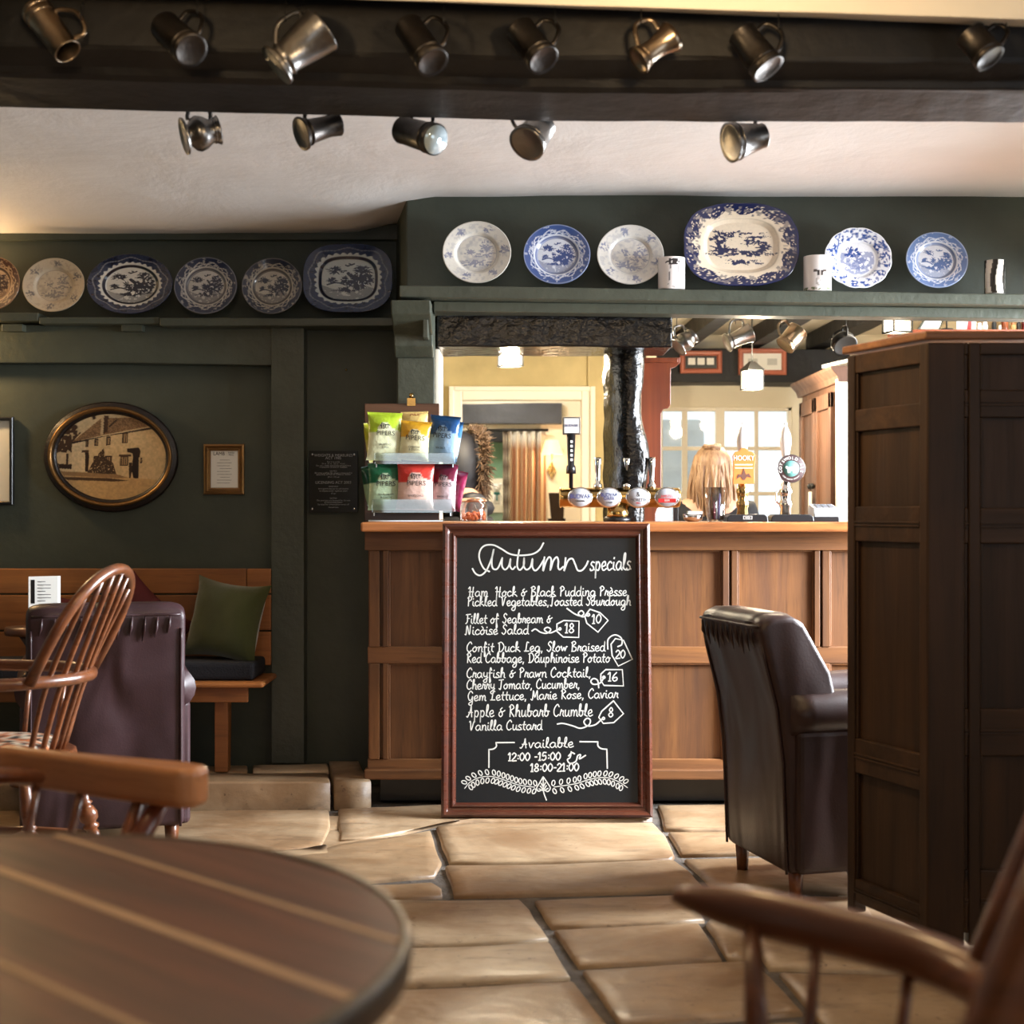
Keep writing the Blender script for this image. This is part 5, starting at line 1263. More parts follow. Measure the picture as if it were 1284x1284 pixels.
packet('red crisp packet in the middle of the lower rack shelf', (498, 580, 544, 640), 5.675, (206, 58, 48), (228, 190, 176), 0, .02, sub='SWEET CHILLI')
packet('maroon crisp packet at the right of the lower rack shelf', (541, 582, 573, 641), 5.695, (112, 26, 58), (222, 196, 202), -.25, .04, sub='CHORIZO', tsz=.9)
packet('yellow-green packet wedged edge-on at the left behind the lime-green one', (456, 530, 478, 580), 5.795, (190, 190, 50), (214, 206, 110), .9, -.1, front=False)
packet('crumpled dark green packet edge-on at the left of the lower shelf', (454, 584, 474, 636), 5.775, (14, 66, 44), (150, 176, 140), .9, -.15, front=False)
packet('maroon packet edge poking out to the right of the lower shelf', (560, 590, 584, 640), 5.765, (140, 28, 72), (120, 26, 62), -.6, .2, front=False)
packet('pale blue packet edge behind the blue one, by the fur-trimmed hood', (556, 528, 580, 578), 5.765, (60, 120, 170), (170, 200, 224), -.7, .15, front=False)
_t = text('lettering', 'ONI', .020, simple('red_brown_ink', srgb(150, 60, 40), .6), [o for o in COL.objects if 'reading ONI' in o.get('label', '')][0], Matrix.Translation((.0, -.012, .066)) @ Matrix.Rotation(PI/2, 4, 'X'))
# glass jar
jr = thing('glass_jar', 'clip-top glass jar of orange snacks beside the crisp rack', 'jar', (xz(594, DK), DK, ZC))
r_ = 17*KK; hj = zz(625, DK)-ZC
obj('jar_glass', MB().lathe([(r_*.96, .001), (r_, .006), (r_, hj*.7), (r_*.86, hj*.8), (r_*.86, hj*.86)], 28), M['glass'], jr)
obj('lid', MB().lathe([(r_*.95, hj*.86), (r_*.98, hj*.92), (r_*.9, hj), (r_*.3, hj*1.03)], 28), simple('copper_lid', (.55, .30, .18), .25, .8), jr)
rn = random.Random(5); nm = MB()
for i in range(46):
    a = rn.uniform(0, 2*PI); q = rn.uniform(0, r_*.82); nm.ball((q*math.cos(a), q*math.sin(a), .012+rn.uniform(0, hj*.24)), rn.uniform(.006, .009), 7, 5)
o = obj('snacks', nm, simple('orange_snack', srgb(196, 96, 44), .6, var=.3), jr); o['kind'] = 'stuff'
obj('wire_clip', MB().tube(smooth_pts([(.4*r_, -r_*1.02, hj*.9), (.7*r_, -r_*.9, hj*.66), (.3*r_, -r_*1.08, hj*.5), (.1*r_, -r_*1.08, hj*.75)], 5), .0018, 6), M['chrome'], jr)
# brass beer font with four badges
fn = thing('beer_font', 'horizontal brass beer font with four oval badges on the bar', 'beer tap', (xz(775, DK), DK, ZC))
fz = zz(624, DK)-ZC; fx = lambda x: (x-775)*KK
RM = Matrix.Rotation(PI/2, 4, 'Y')
L0, L1 = fx(701), fx(853)
obj('barrel', MB().lathe([(.0, 0), (.036, .001), (.042, .006), (.036, .012), (.0395, .018), (.0395, L1-L0-.012), (.037, L1-L0-.004), (.030, L1-L0)], 36, Matrix.Translation((L0, 0, fz)) @ RM), M['brass'], fn)
obj('pedestal', MB().lathe([(.058, 0), (.058, .012), (.048, .02)], 6), M['black'], fn); obj('column', MB().lathe([(.046, .018), (.044, .03), (.044, fz-.03)], 28), M['brass'], fn)
M['badge_grey'] = simple('silver_badge_face', (.42, .43, .46), .45, var=.03)
def badge(x, words, ring, sub=None):
    b_ = obj('badge', MB().lathe([(1, 0), (1, .006), (.9, .008), (.001, .009)], 40, Matrix.Translation((fx(x), -.0385, fz)) @ Matrix.Rotation(PI/2, 4, 'X') @ Matrix.Diagonal((15.5*KK, 13*KK, 1, 1))), M['chrome'], fn)
    obj('badge_face', MB().lathe([(.86, 0), (.86, .0098), (.001, .0100)], 40, Matrix.Translation((fx(x), -.0385, fz)) @ Matrix.Rotation(PI/2, 4, 'X') @ Matrix.Diagonal((15.5*KK, 13*KK, 1, 1))), M['badge_grey'], b_)
    mt = Matrix.Rotation(PI/2, 4, 'X')
    for (s, sz, dz, m) in words: text('lettering', s, sz*1.25, m, b_, Matrix.Translation((fx(x), -.0489, fz+dz)) @ mt, sx=.85)
navy = simple('navy_ink', srgb(34, 48, 110), .5); red = simple('red_ink', srgb(186, 30, 28), .5)
badge(727, [('BUDVAR', .020, .004, navy), ('ORIGINAL', .008, -.014, M['ink'])], None)
badge(763, [('BUDVAR', .016, .010, navy), ('DARK', .016, -.004, navy), ('LAGER', .008, -.020, M['ink'])], None)
badge(799, [('MORETTI', .014, -.010, M['ink']), ('&', .022, .012, M['ink']), ('BIRRA', .006, -.022, red)], None)
badge(835, [('AMSTEL', .014, .004, red)], None)
obj('badge_band', MB().box(fx(835)-.035, fx(835)+.035, -.0492, -.0485, fz-.020, fz-.004), red, fn); text('lettering', 'BIER', .011, M['chalk'], fn, Matrix.Translation((fx(835), -.0496, fz-.012)) @ Matrix.Rotation(PI/2, 4, 'X'))
for x in (749.5, 786, 817):
    z0 = fz+.036
    h = obj('tap_handle', MB().lathe([(.0165, 0), (.017, .016), (.010, .022), (.0095, .045), (.013, .09), (.0155, .118), (.012, .124)], 20, Matrix.Translation((fx(x), 0, z0))), M['chrome'], fn)
tz = zz(594, DK)-ZC
obj('tall_handle', MB().lathe([(.008, fz+.03), (.008, tz), (.020, tz), (.018, tz+.03), (.013, tz+.035), (.018, zz(544, DK)-ZC)], 16, Matrix.Translation((fx(716), 0, 0))), M['black'], fn)
hb = obj('handle_badge', MB().box(fx(705.5), fx(727.5), -.012, .012, zz(545, DK)-ZC, zz(523, DK)-ZC), M['pewter'], fn, bevel=.002)
obj('badge_plate', MB().box(fx(707.5), fx(725.5), -.014, -.011, zz(543, DK)-ZC, zz(525, DK)-ZC), M['paper'], hb)
text('lettering', 'BUDVAR', .017, navy, hb, Matrix.Translation((fx(716.5), -.0148, zz(534, DK)-ZC)) @ Matrix.Rotation(PI/2, 4, 'X'), sx=.8)
for k in range(5): obj('handle_lettering', MB().box(fx(715), fx(718), -.0195, -.0165, tz+.05+k*.018, tz+.060+k*.018), M['paper'], fn)
# two hand pumps
def pump(label, px, body, D=DK):
    t = thing('hand_pump', label, 'beer pump', (xz(px, D), D, ZC), 0, 'hand pumps on the bar')
    z = lambda y: zz(y, D)-ZC; k = D/F
    mat = M['brass'] if body == 'brass' else M['chrome']
    pr = [(.030, z(658)), (.030, z(652)), (.022, z(650)), (7.5*k, z(646)), (6.5*k, z(638)), (8.0*k, z(634)), (8.0*k, z(630)), (6.0*k, z(627)), (7.0*k, z(620)), (8.5*k, z(616)), (6.5*k, z(612)), (5.0*k, z(606)), (4.5*k, z(598))]
    obj('pump_body', MB().lathe(pr, 24), mat, t)
    pr = [(3.5*k, z(600)), (4*k, z(575)), (6*k, z(563)), (7.5*k, z(555)), (6.5*k, z(545)), (3.2*k, z(537)), (1.6*k, z(534)), (2*k, z(531)), (.5*k, z(529))]
    obj('handle', MB().lathe(pr, 20), M['glaze'], t)
    return t, z, k
p1, z, k = pump('brass hand pump with an orange HOOKY clip', 931, 'brass')
orange = simple('orange_badge', srgb(198, 116, 52), .45, var=.05); 
pl = [(-13.5*k, z(607)), (13.5*k, z(607)), (13*k, z(590)), (15*k, z(572)), (11*k, z(567)), (6*k, z(566)), (3*k, z(562)), (-3*k, z(562)), (-6*k, z(566)), (-11*k, z(567)), (-14*k, z(572)), (-13*k, z(590))]
bd = obj('pump_clip', MB().prism(pl, -.034, -.026, axes='xz'), orange, p1, bevel=.0015)
TP = lambda x, zz_: Matrix.Translation((x, -.0352, zz_)) @ Matrix.Rotation(PI/2, 4, 'X')
text('lettering', 'HOOKY', .029, M['chalk'], bd, TP(0, z(575)), sx=.80)
obj('clip_stripe', MB().box(-11*k, 11*k, -.0352, -.034, z(583.6), z(582.4)).box(-11*k, 11*k, -.0352, -.034, z(587.6), z(586.6)), M['chalk'], bd)
em = MB(); brown = simple('brown_ink', srgb(96, 56, 40), .6)
em.prism([(-.004, z(602)), (.004, z(602)), (.012, z(598)), (.030, z(599)), (.020, z(594)), (.008, z(595)), (.0, z(587)), (-.008, z(595)), (-.022, z(595)), (-.030, z(601)), (-.012, z(598))], -.0354, -.034, axes='xz')
obj('emblem', em, brown, bd)
p2, z, k = pump('chrome hand pump with a round COTSWOLD ALE clip', 985, 'chrome')
cx_, cz_ = 5*k, z(588)
RB = Matrix.Translation((cx_, -.026, cz_)) @ Matrix.Rotation(PI/2, 4, 'X')
maroon = simple('dark_maroon_badge', srgb(66, 44, 44), .4); teal = simple('teal_badge', srgb(96, 150, 142), .5)
b1 = obj('pump_clip', MB().lathe([(17.5*k, 0), (17.5*k, .006), (17*k, .007), (.001, .007)], 48, RB), maroon, p2)
obj('clip_rim', MB().lathe([(17.6*k, 0), (17.8*k, .0075), (17.0*k, .0078), (16.9*k, 0)], 48, RB), M['pewter'], b1)
obj('clip_centre', MB().lathe([(10*k, 0), (10*k, .008), (.001, .008)], 40, RB), teal, b1)
def arc_text(s, R_, a0, a1, size, par, flip=False):
    n = len(s)
    for i, ch in enumerate(s):
        if ch == ' ': continue
        a = a0+(a1-a0)*i/(n-1); rot = (a-PI/2) if not flip else (a+PI/2)
        m = Matrix.Translation((cx_+R_*math.cos(a), -.0345, cz_+R_*math.sin(a))) @ Matrix.Rotation(-rot, 4, 'Y') @ Matrix.Rotation(PI/2, 4, 'X')
        text('lettering', ch, size, M['chalk'], par, m)
arc_text('COTSWOLD ALE', 13.3*k, math.radians(195), math.radians(-15), .0165, b1)
arc_text('HOOK NORTON BREWERY', 13.4*k, math.radians(222), math.radians(318), .0065, b1, True)
sheep = MB().ball((cx_, -.0345, cz_-.001), (.017, .0015, .009), 16, 8).ball((cx_-.018, -.0345, cz_+.005), (.006, .0015, .005), 10, 6)
for x in (-.012, -.006, .008, .013): sheep.box(cx_+x-.0016, cx_+x+.0016, -.0355, -.034, cz_-.017, cz_-.005)
obj('sheep_emblem', sheep, M['chalk'], b1)
obj('lever', MB().tube(smooth_pts([(-8*k, 0, z(632)), (-12*k, -.01, z(628)), (-12*k, -.01, z(618)), (-9*k, -.005, z(615))], 4), .0035, 8), M['chrome'], p2)
for (label, xa, xb) in (('black drip tray under the brass hand pump', 909, 961), ('black drip tray under the chrome hand pump', 964, 1018)):
    D = 5.80; t = thing('drip_tray', label, 'drip tray', (xz((xa+xb)/2, D), D, ZC), 0, 'drip trays on the bar')
    w_ = (xb-xa)/2*D/F; h_ = zz(645, D)-ZC
    obj('body', MB().prism([(-w_, 0), (w_, 0), (w_*.96, h_*.7), (w_*.8, h_), (-w_*.8, h_), (-w_*.96, h_*.7)], -.05, .06, axes='xz'), M['black'], t, bevel=.003)
    if xa == 909:
        obj('logo', MB().box(-.016, .016, -.0512, -.050, h_*.35, h_*.39).box(-.016, .016, -.0512, -.050, h_*.75, h_*.79).box(-.017, -.015, -.0512, -.050, h_*.35, h_*.79).box(.015, .017, -.0512, -.050, h_*.35, h_*.79).box(-.010, .010, -.0512, -.050, h_*.54, h_*.60), M['paper'], t)
# drinking glass of straws, small dish, card reader
D = 5.86; gl = thing('straw_glass', 'pint glass of black and pink straws beside the orange pump clip', 'glass', (xz(897.5, D), D, ZC)); k = D/F; z = lambda y: zz(y, D)-ZC
obj('glass', MB().lathe([(11*k, 0), (11*k, .006), (14.5*k, z(611)), (14*k, z(611)), (10.2*k, .008), (.001, .008)], 28), M['glass'], gl)
cl = [M['black'], simple('pink_plastic', srgb(206, 106, 130), .4), M['paper'], M['chrome'], M['black'], simple('lilac_plastic', srgb(150, 130, 190), .4)]
for i in range(16):
    a = i*2.4; q = .7*(.3+.7*((i*7) % 10)/10)
    obj('straw', MB().tube([(q*8*k*math.cos(a), q*8*k*math.sin(a), .01), (q*12*k*math.cos(a), q*12*k*math.sin(a), z(618+(i*5) % 12))], .0035, 7), cl[i % 6], gl)
ds = thing('steel_dish', 'small shiny steel dish with a white napkin left of the straw glass', 'dish', (xz(869, D), D, ZC))
obj('bowl', MB().lathe([(.02, 0), (.036, .008), (.040, .030), (.038, .030), (.032, .010), (.001, .006)], 26), M['chrome'], ds)
obj('napkin', MB().prism([(-.028, .02), (.03, .022), (.036, .040), (-.02, .042)], -.02, .015, axes='xz'), M['paper'], ds, bevel=.002)
cr = thing('card_reader', 'pale grey card reader on the bar next to the settle', 'card reader', (xz(1032, D), D, ZC))
w_ = 15*k
body = MB().prism([(-.06, 0), (.06, 0), (.06, .046), (.045, .070), (-.04, .056), (-.06, .03)], -w_, w_, axes='yz')
obj('body', body, simple('grey_plastic', (.42, .42, .42), .4), cr, bevel=.005)
obj('base', MB().box(-w_*1.08, w_*1.08, -.065, .065, 0, .02), M['black'], cr, bevel=.003)
for i in range(3):
    for j in range(4):
        obj('key', MB().box(-.032+i*.024, -.014+i*.024, -.043+j*.018, -.031+j*.018, .056+j*.0028, .0608+j*.0028), simple('key_grey', (.12, .12, .13), .5) if i+j == 0 else bpy.data.materials['key_grey'], cr)
# till behind the bar
tl = thing('till', 'pale blue-grey till screen with a black edge behind the beer font', 'till', (xz(828, 6.9), 6.9, .86))
z = lambda y: zz(y, 6.9)-.86
obj('screen', MB().box(-.075, .062, -.012, .012, z(660), z(618)), simple('till_screen', srgb(190, 214, 222), .3), tl, bevel=.003)
obj('bezel', MB().box(.062, .082, -.018, .014, z(662), z(617)), M['black'], tl, bevel=.002)
obj('screen_panel', MB().box(-.07, .02, -.014, -.012, z(648), z(637)), M['paper'], tl); obj('screen_panel', MB().box(-.065, -.03, -.014, -.012, z(658), z(650)), navy, tl)
obj('stand', MB().box(-.03, .03, .0, .04, 0, z(640)), M['black'], tl)
bc = thing('back_counter', 'dark counter behind the bar carrying the till', 'counter', (.72, 6.85, -.2))
obj('body', MB().box(-.13, .17, -.10, .15, 0, 1.04), M['settle'], bc, bevel=.004); obj('worktop', MB().box(-.13, .19, -.13, .17, 1.04, 1.06), M['bartop'], bc, bevel=.004)
# shaped red-brown board
DBd = 6.56; pl = [(xz(x, DBd), zz(y, DBd)) for x, y in ((804, 450), (853, 448), (853, 455), (847, 460), (841, 462), (841, 507), (838, 512), (832, 513), (829, 518), (829, 628), (828, 634), (824, 638), (822, 644), (822, 655))]
pl += [(xz(822, DBd), -.195), (xz(804, DBd), -.195)]
sb = thing('shelf_end_board', 'shaped red-brown mahogany end board beside the black post', 'shelf unit', (xz(815, DBd), DBd, -.2))
obj('board', MB().prism(pl, DBd, DBd+.03, axes='xz'), M['redwood'], sb, world=True, bevel=.002)
obj('cornice', MB().box(xz(802, DBd), xz(850, DBd), DBd-.02, DBd+.25, zz(455, DBd), zz(449, DBd)), M['redwood'], sb, world=True, bevel=.003)
obj('side_board', MB().box(xz(803, DBd), xz(806, DBd), DBd+.03, DBd+.24, -.19, zz(456, DBd)), M['redwood'], sb, world=True)
# lanterns
def lantern(label, px, ytop, ybot, w, D, power, hang=True):
    k = D/F; zt, zb = zz(ytop, D), zz(ybot, D); r_ = w/2*k; H = zt-zb
    t = thing('lantern', label, 'lantern', (xz(px, D), D, zb), math.radians(18), 'lit lanterns over the servery')
    obj('glass', MB().box(-r_*.92, r_*.92, -r_*.92, r_*.92, .006, H*.98), M['lamp'], t)
    mb = MB()
    for sx in (-1, 1):
        for sy in (-1, 1): mb.box(sx*r_-.004, sx*r_+.004, sy*r_-.004, sy*r_+.004, 0, H)
    for z0 in (0, H-.006): mb.box(-r_, r_, -r_-.002, -r_+.006, z0, z0+.008).box(-r_, r_, r_-.006, r_+.002, z0, z0+.008).box(-r_-.002, -r_+.006, -r_, r_, z0, z0+.008).box(r_-.006, r_+.002, -r_, r_, z0, z0+.008)
    obj('frame', mb, M['iron'], t)
    vs = [(-r_*1.18, -r_*1.18, H), (r_*1.18, -r_*1.18, H), (r_*1.18, r_*1.18, H), (-r_*1.18, r_*1.18, H), (-.012, -.012, H+.045), (.012, -.012, H+.045), (.012, .012, H+.045), (-.012, .012, H+.045)]
    obj('roof', MB().add(vs, [(3, 2, 1, 0), (4, 5, 6, 7), (0, 1, 5, 4), (1, 2, 6, 5), (2, 3, 7, 6), (3, 0, 4, 7)]), M['iron'], t)
    obj('chain', MB().tube([(0, 0, H+.04), (0, 0, 2.24-zb)], .004, 6), M['iron'], t)
    point('lantern_bulb', (xz(px, D), D, zb-.03), power, (1, .84, .6), .04)
    point('lantern_glow', (xz(px, D), D-r_-.10, zb+H*.6), power, (1, .84, .6), .04)
lantern('bright lantern hanging just under the black lintel, over the doorway', 640, 436, 460, 24, 7.0, 40)
lantern('lantern with a pointed roof in front of the beam with the framed cards', 943, 464, 489, 20, 7.8, 36)
lantern('bright lantern seen just above the top of the settle', 1125, 395, 418, 25, 6.42, 7)
# cupboard against the right wall of the servery
cb = thing('wall_cupboard', 'tall brown two-door cupboard behind the bar next to the settle', 'cupboard', (1.7, 8.1, -.2))
cx0 = 1.655; ya, yb_ = 7.62, 8.62; zt = 1.80
obj('carcass', MB().box(cx0+.02, 2.05, ya, yb_, -.195, zt), M['pine'], cb, world=True, bevel=.003)
obj('side_pilaster', MB().box(cx0-.005, cx0+.06, ya-.05, ya, -.195, zt), M['white'], cb, world=True, bevel=.003)
obj('cornice', MB().prism([(cx0-.045, zt+.06), (cx0-.04, zt+.045), (cx0-.01, zt+.01), (cx0, zt-.02), (2.05, zt-.02), (2.05, zt+.06)], ya-.06, yb_+.04, axes='xz'), M['pine'], cb, world=True, bevel=.003)
for (y0, y1, hy) in ((ya+.08, (ya+yb_)/2-.004, 1), ((ya+yb_)/2+.004, yb_-.08, 0)):
    dr = obj('door', MB().box(cx0+.002, cx0+.022, y0, y1, .95, zt-.06).box(cx0+.002, cx0+.022, y0, y1, -.1, .94), M['pine'], cb, world=True, bevel=.002)
    mb = MB()
    for (q0, q1, w0, w1) in ((y0, y0+.06, .95, zt-.06), (y1-.06, y1, .95, zt-.06), (y0, y1, .95, 1.02), (y0, y1, zt-.14, zt-.06)): mb.box(cx0-.014, cx0+.004, q0, q1, w0, w1)
    obj('door_frame', mb, M['pine'], dr, world=True, bevel=.003)
    obj('knob', MB().ball((cx0-.03, y1-.03 if hy else y0+.03, 1.26), .016), M['iron'], dr, world=True)
    obj('hinge', MB().box(cx0-.018, cx0-.012, (y0+.005 if hy else y1-.02), (y0+.02 if hy else y1-.005), 1.05, 1.11), M['iron'], dr, world=True)
tw = thing('hanging_key_tag', 'white tag hanging from the knob of the brown cupboard', 'tag', (cx0-.035, 8.10, 1.25))
obj('tag', MB().box(-.008, 0, -.03, .03, -.19, -.02), M['paper'], tw, bevel=.002); obj('loop', MB().tube([(-.002, 0, -.02), (0, 0, .0)], .002, 6), M['iron'], tw)
for i, (dy, rz_, c_, lb) in enumerate(((7.78, .2, 'paper', 'white papers piled on the brown cupboard, topmost sheet'), (7.95, -.1, 'paper', 'white papers lying on the brown cupboard beneath the top sheet'), (8.3, .1, None, 'pink-edged folder lying at the far end of the cupboard top'))):
    o = obj('paper_pile', MB().box(-.13, .13, -.16, .16, 0, .018), M['paper'] if c_ else simple('pink_card', srgb(220, 150, 140), .6), None, bevel=.001)
    o.matrix_basis = Matrix.Translation((1.80, dy, zt+.0615+(.019 if i == 0 else 0))) @ Matrix.Rotation(rz_, 4, 'Z'); tag(o, lb, 'papers')
# framed cards on the far beam
def card_frame(label, x0, y0, x1, y1, inner, cards):
    D = 9.235; k = D/F; t = thing('framed_cards', label, 'picture', P((x0+x1)/2, y1, D), 0, 'red-framed cards on the far beam')
    w_ = (x1-x0)/2*k; h_ = (y1-y0)*k
    framed(t, w_, h_, [(0, .02), (0, -.012), (.008, -.018), (.022, -.016), (.03, -.004), (.032, .02)], simple('red_pine_frame', srgb(172, 96, 72), .4))
    obj('mount', MB().box(-w_+.02, w_-.02, 0, .012, .02, h_-.02), inner, t)
    for c in cards: obj('card', MB().box(c*w_-.022, c*w_+.022, -.004, 0, h_*.38, h_*.68), M['paper'], t)
card_frame('left red-framed set of three small cards on a black mount, on the far beam', 853, 440, 905, 468, M['black'], (-.45, 0, .45))
card_frame('right red-framed set of cards on a pale mount, behind the lantern', 926, 437, 986, 470, M['paper'], ())
card_t = [o for o in COL.objects if o.get('label', '').startswith('right red-framed')][0]
for c in (-.06, .06): obj('card', MB().box(c-.03, c+.03, -.004, 0, .06, .10), simple('grey_card', (.5, .5, .46), .6), card_t)
# high shelf with jars and bottles at the right
hs = thing('high_shelf', 'pale high shelf on the right-hand servery wall holding jars and bottles', 'shelf', (2.3, 7.2, 1.98))
obj('shelf_board', MB().box(1.85, 2.59, 7.15, 7.36, 1.978, 1.994), M['redwood'], hs, world=True, bevel=.002)
obj('shelf_bracket', MB().box(2.0, 2.02, 7.17, 7.3, 1.90, 1.978).box(2.45, 2.47, 7.17, 7.3, 1.90, 1.978), M['white'], hs, world=True)
k = 7.2/F
obj('back_panel', MB().box(xz(1224, 7.34), 2.59, 7.345, 7.36, 1.994, 2.2), simple('tan_panel', srgb(150, 128, 90), .6), hs, world=True)
bt = [(1228, 6, 405, 'white', 'small squat white jar, first of the jars above the settle'), (1235, 7, 404, 'white', 'square white jar second from the left above the settle'), (1246.5, 6, 400, 'black', 'small black bottle with a white side, above the settle'), (1260, 9, 396, 'brown', 'tall brown bottle with a broad cork cap above the settle'), (1270.5, 7, 405, 'tan', 'short tan jar between the brown and dark bottles above the settle'), (1277.5, 5, 401, 'black', 'slim dark bottle near the right edge above the settle'), (1285, 8, 397, 'dred', 'dark red bottle cut by the right edge of the photo'), (1253.5, 4, 408, 'white', 'tiny pale pot beside the tall brown bottle')]
mc_ = {'white': M['glaze'], 'black': M['black'], 'brown': simple('amber_bottle', srgb(112, 56, 30), .2), 'tan': simple('tan_jar', srgb(176, 140, 92), .3), 'dred': simple('dark_red_bottle', srgb(80, 24, 22), .2)}
for (x, w_, y, m_, lb) in bt:
    t = thing('bottle', lb, 'bottle', (xz(x, 7.2), 7.2, 1.995), 0, 'jars and bottles above the settle'); r_ = w_/2*k; h_ = zz(y, 7.2)-1.995
    obj('body', MB().lathe([(r_*.95, 0), (r_, .003), (r_, h_*.62), (r_*.75, h_*.72), (r_*.7, h_*.78)], 16), mc_[m_], t)
    obj('cap', MB().lathe([(r_*.85, h_*.78), (r_*.85, h_), (r_*.7, h_*1.01)], 16), M['bartop'] if m_ in ('brown', 'tan') else mc_[m_], t)
fl = thing('bunting_card', 'white card with a red and blue cross standing above the settle', 'card', (xz(1215, 7.2), 7.2, 1.995))
obj('card', MB().box(-.06, .035, 0, .003, 0, .10), M['paper'], fl)
obj('cross', MB().prism([(-.01, .0), (.01, .0), (.018, .1), (-.0, .1)], -.001, 0, axes='xz'), red, fl); obj('cross', MB().prism([(-.055, .08), (-.055, .098), (-.02, .07), (-.02, .055)], -.001, 0, axes='xz'), navy, fl)
dl = thing('desk_lamp', 'small black metal lamp above the corner of the settle', 'lamp', (xz(1187, 7.2), 7.2, 1.995))
obj('base', MB().lathe([(.03, 0), (.03, .008), (.004, .012)], 16), M['iron'], dl); obj('stem', MB().tube([(0, 0, .01), (0, 0, .085)], .004, 6), M['iron'], dl); obj('head', MB().tube([(-.03, 0, .086), (.012, 0, .092)], [.005, .012], 8), M['iron'], dl)
sp = thing('framed_print', 'slanting silver-framed print leaning above the settle top', 'picture', (xz(1165, 7.2), 7.2, 1.995))
obj('frame', MB().prism([(-.06, 0), (.05, 0), (.09, .10), (-.02, .06)], 0, .01, axes='xz'), M['chrome'], sp); obj('print', MB().prism([(-.045, .006), (.045, .006), (.075, .085), (-.015, .052)], -.001, 0, axes='xz'), M['paper'], sp)
# ---------------------------------------------------------------- the room beyond the doorway
M['curt'] = printmat('striped_curtain_cloth', .9)
ct = thing('curtain', 'beige and brown striped curtain with a checked edge in the far doorway', 'curtain', (xz(655, 10.66), 10.5, -.2))
D = 10.52; n = 150; vs = []; cols = []; fs = []; x0, x1 = xz(631, D), xz(684, D); zt_ = zz(541, D)
for j in range(31):
    v = j/30
    for i in range(n+1):
        u = i/n; x = x0+(x1-x0)*u; y = D+.035*math.sin(u*34+.4*math.sin(v*5))+.01*math.sin(u*90)
        vs.append((x, y, -.18+(zt_+.18)*v))
        px = 631+53*u; ch = px < 640
        if ch: c = (196, 186, 168) if (int(px*1.0) % 3 and int(v*60) % 4) else (120, 104, 90)
        else: c = [(214, 188, 156), (176, 120, 86), (214, 190, 160), (196, 150, 112)][int((px-640)/3.2) % 4]
        if v > .965 and not ch: c = (226, 220, 210)
        cols.append(srgb(*c))
for j in range(30):
    for i in range(n): a = j*(n+1)+i; fs.append((a, a+1, a+n+2, a+n+1))
obj('curtain_cloth', MB().add(vs, fs, None, True), M['curt'], ct, world=True, cols=np.array(cols), solid=.003)
obj('curtain_rail', MB().tube([(x0-.25, D, zt_+.01), (x1+.02, D, zt_+.01)], .010, 8), M['iron'], ct, world=True)
sc = thing('wall_sconce', 'lit wall sconce with a cream shade and diamond back plate in the far room', 'lamp', (xz(692, 10.5), 10.59, zz(590, 10.5)))
k = 10.5/F
obj('lamp_shade', MB().lathe([(14*k, 0), (8*k, 18*k)], 24, Matrix.Translation((0, -.12, 20*k)), cap=False), M['shade'], sc)
obj('back_plate', MB().prism([(-6*k, 0), (0, -12*k), (6*k, 0), (0, 12*k)], -.02, 0, axes='xz'), M['brass'], sc, bevel=.003)
obj('arm', MB().tube([(0, -.01, 0), (0, -.08, -.01), (0, -.12, .03), (0, -.12, 22*k)], .006, 6), M['brass'], sc)
obj('bulb', MB().ball((0, -.12, 26*k), .018), M['lamp'], sc)
bk_ = thing('dark_chair', 'dark wooden chair back in the far room under the sconce', 'chair', (xz(698, 10.0), 10.0, -.2))
z = lambda y: zz(y, 10)+.2
obj('backrest', MB().prism([(-.055, z(618)), (.055, z(618)), (.045, z(655)), (-.035, z(655))], 0, .02, axes='xz'), M['settle'], bk_, bevel=.003)
for x in (-.2, .2):
    obj('leg', MB().box(x*.22-.015, x*.22+.015, 0, .03, 0, z(650)), M['settle'], bk_); obj('leg', MB().box(x-.018, x+.018, .35, .38, 0, .45), M['settle'], bk_)
obj('seat', MB().box(-.22, .22, -.02, .40, .42, .46), M['settle'], bk_, bevel=.005)
wc = thing('white_dresser', 'pale green and white dresser in the far green room', 'dresser', (-.4, 12.2, -.2))
obj('body', MB().box(-.6, .75, -.25, .26, 0, zz(640, 12.0)+.2-.02), simple('pale_green_dresser', srgb(168, 200, 186), .5), wc, bevel=.004); obj('top', MB().box(-.63, .78, -.28, .27, zz(640, 12.0)+.18, zz(636, 12.0)+.2+.02), M['white'], wc, bevel=.004)
dg = thing('dog_figurine', 'small white dog figurine with a teal bow, seen beyond the fur hood', 'figurine', (xz(623, 12.0), 12.0, zz(636, 12.0)+.021))
obj('body', MB().ball((0, 0, .05), (.04, .05, .055)).ball((0, -.03, .135), (.035, .035, .035)).ball((0, -.06, .125), (.017, .02, .015)).tube([(-.025, -.04, 0), (-.02, -.035, .07)], .012, 8).tube([(.025, -.04, 0), (.02, -.035, .07)], .012, 8).ball((-.03, -.02, .155), (.012, .01, .018)).ball((.03, -.02, .155), (.012, .01, .018)), M['glaze'], dg)
obj('bow', MB().ball((-.012, -.055, .09), (.015, .006, .012)).ball((.012, -.055, .09), (.015, .006, .012)).prism([(-.004, .03), (.008, .03), (.006, .09), (-.006, .09)], -.058, -.052, axes='xz'), simple('teal_ribbon', srgb(40, 120, 116), .5), dg)
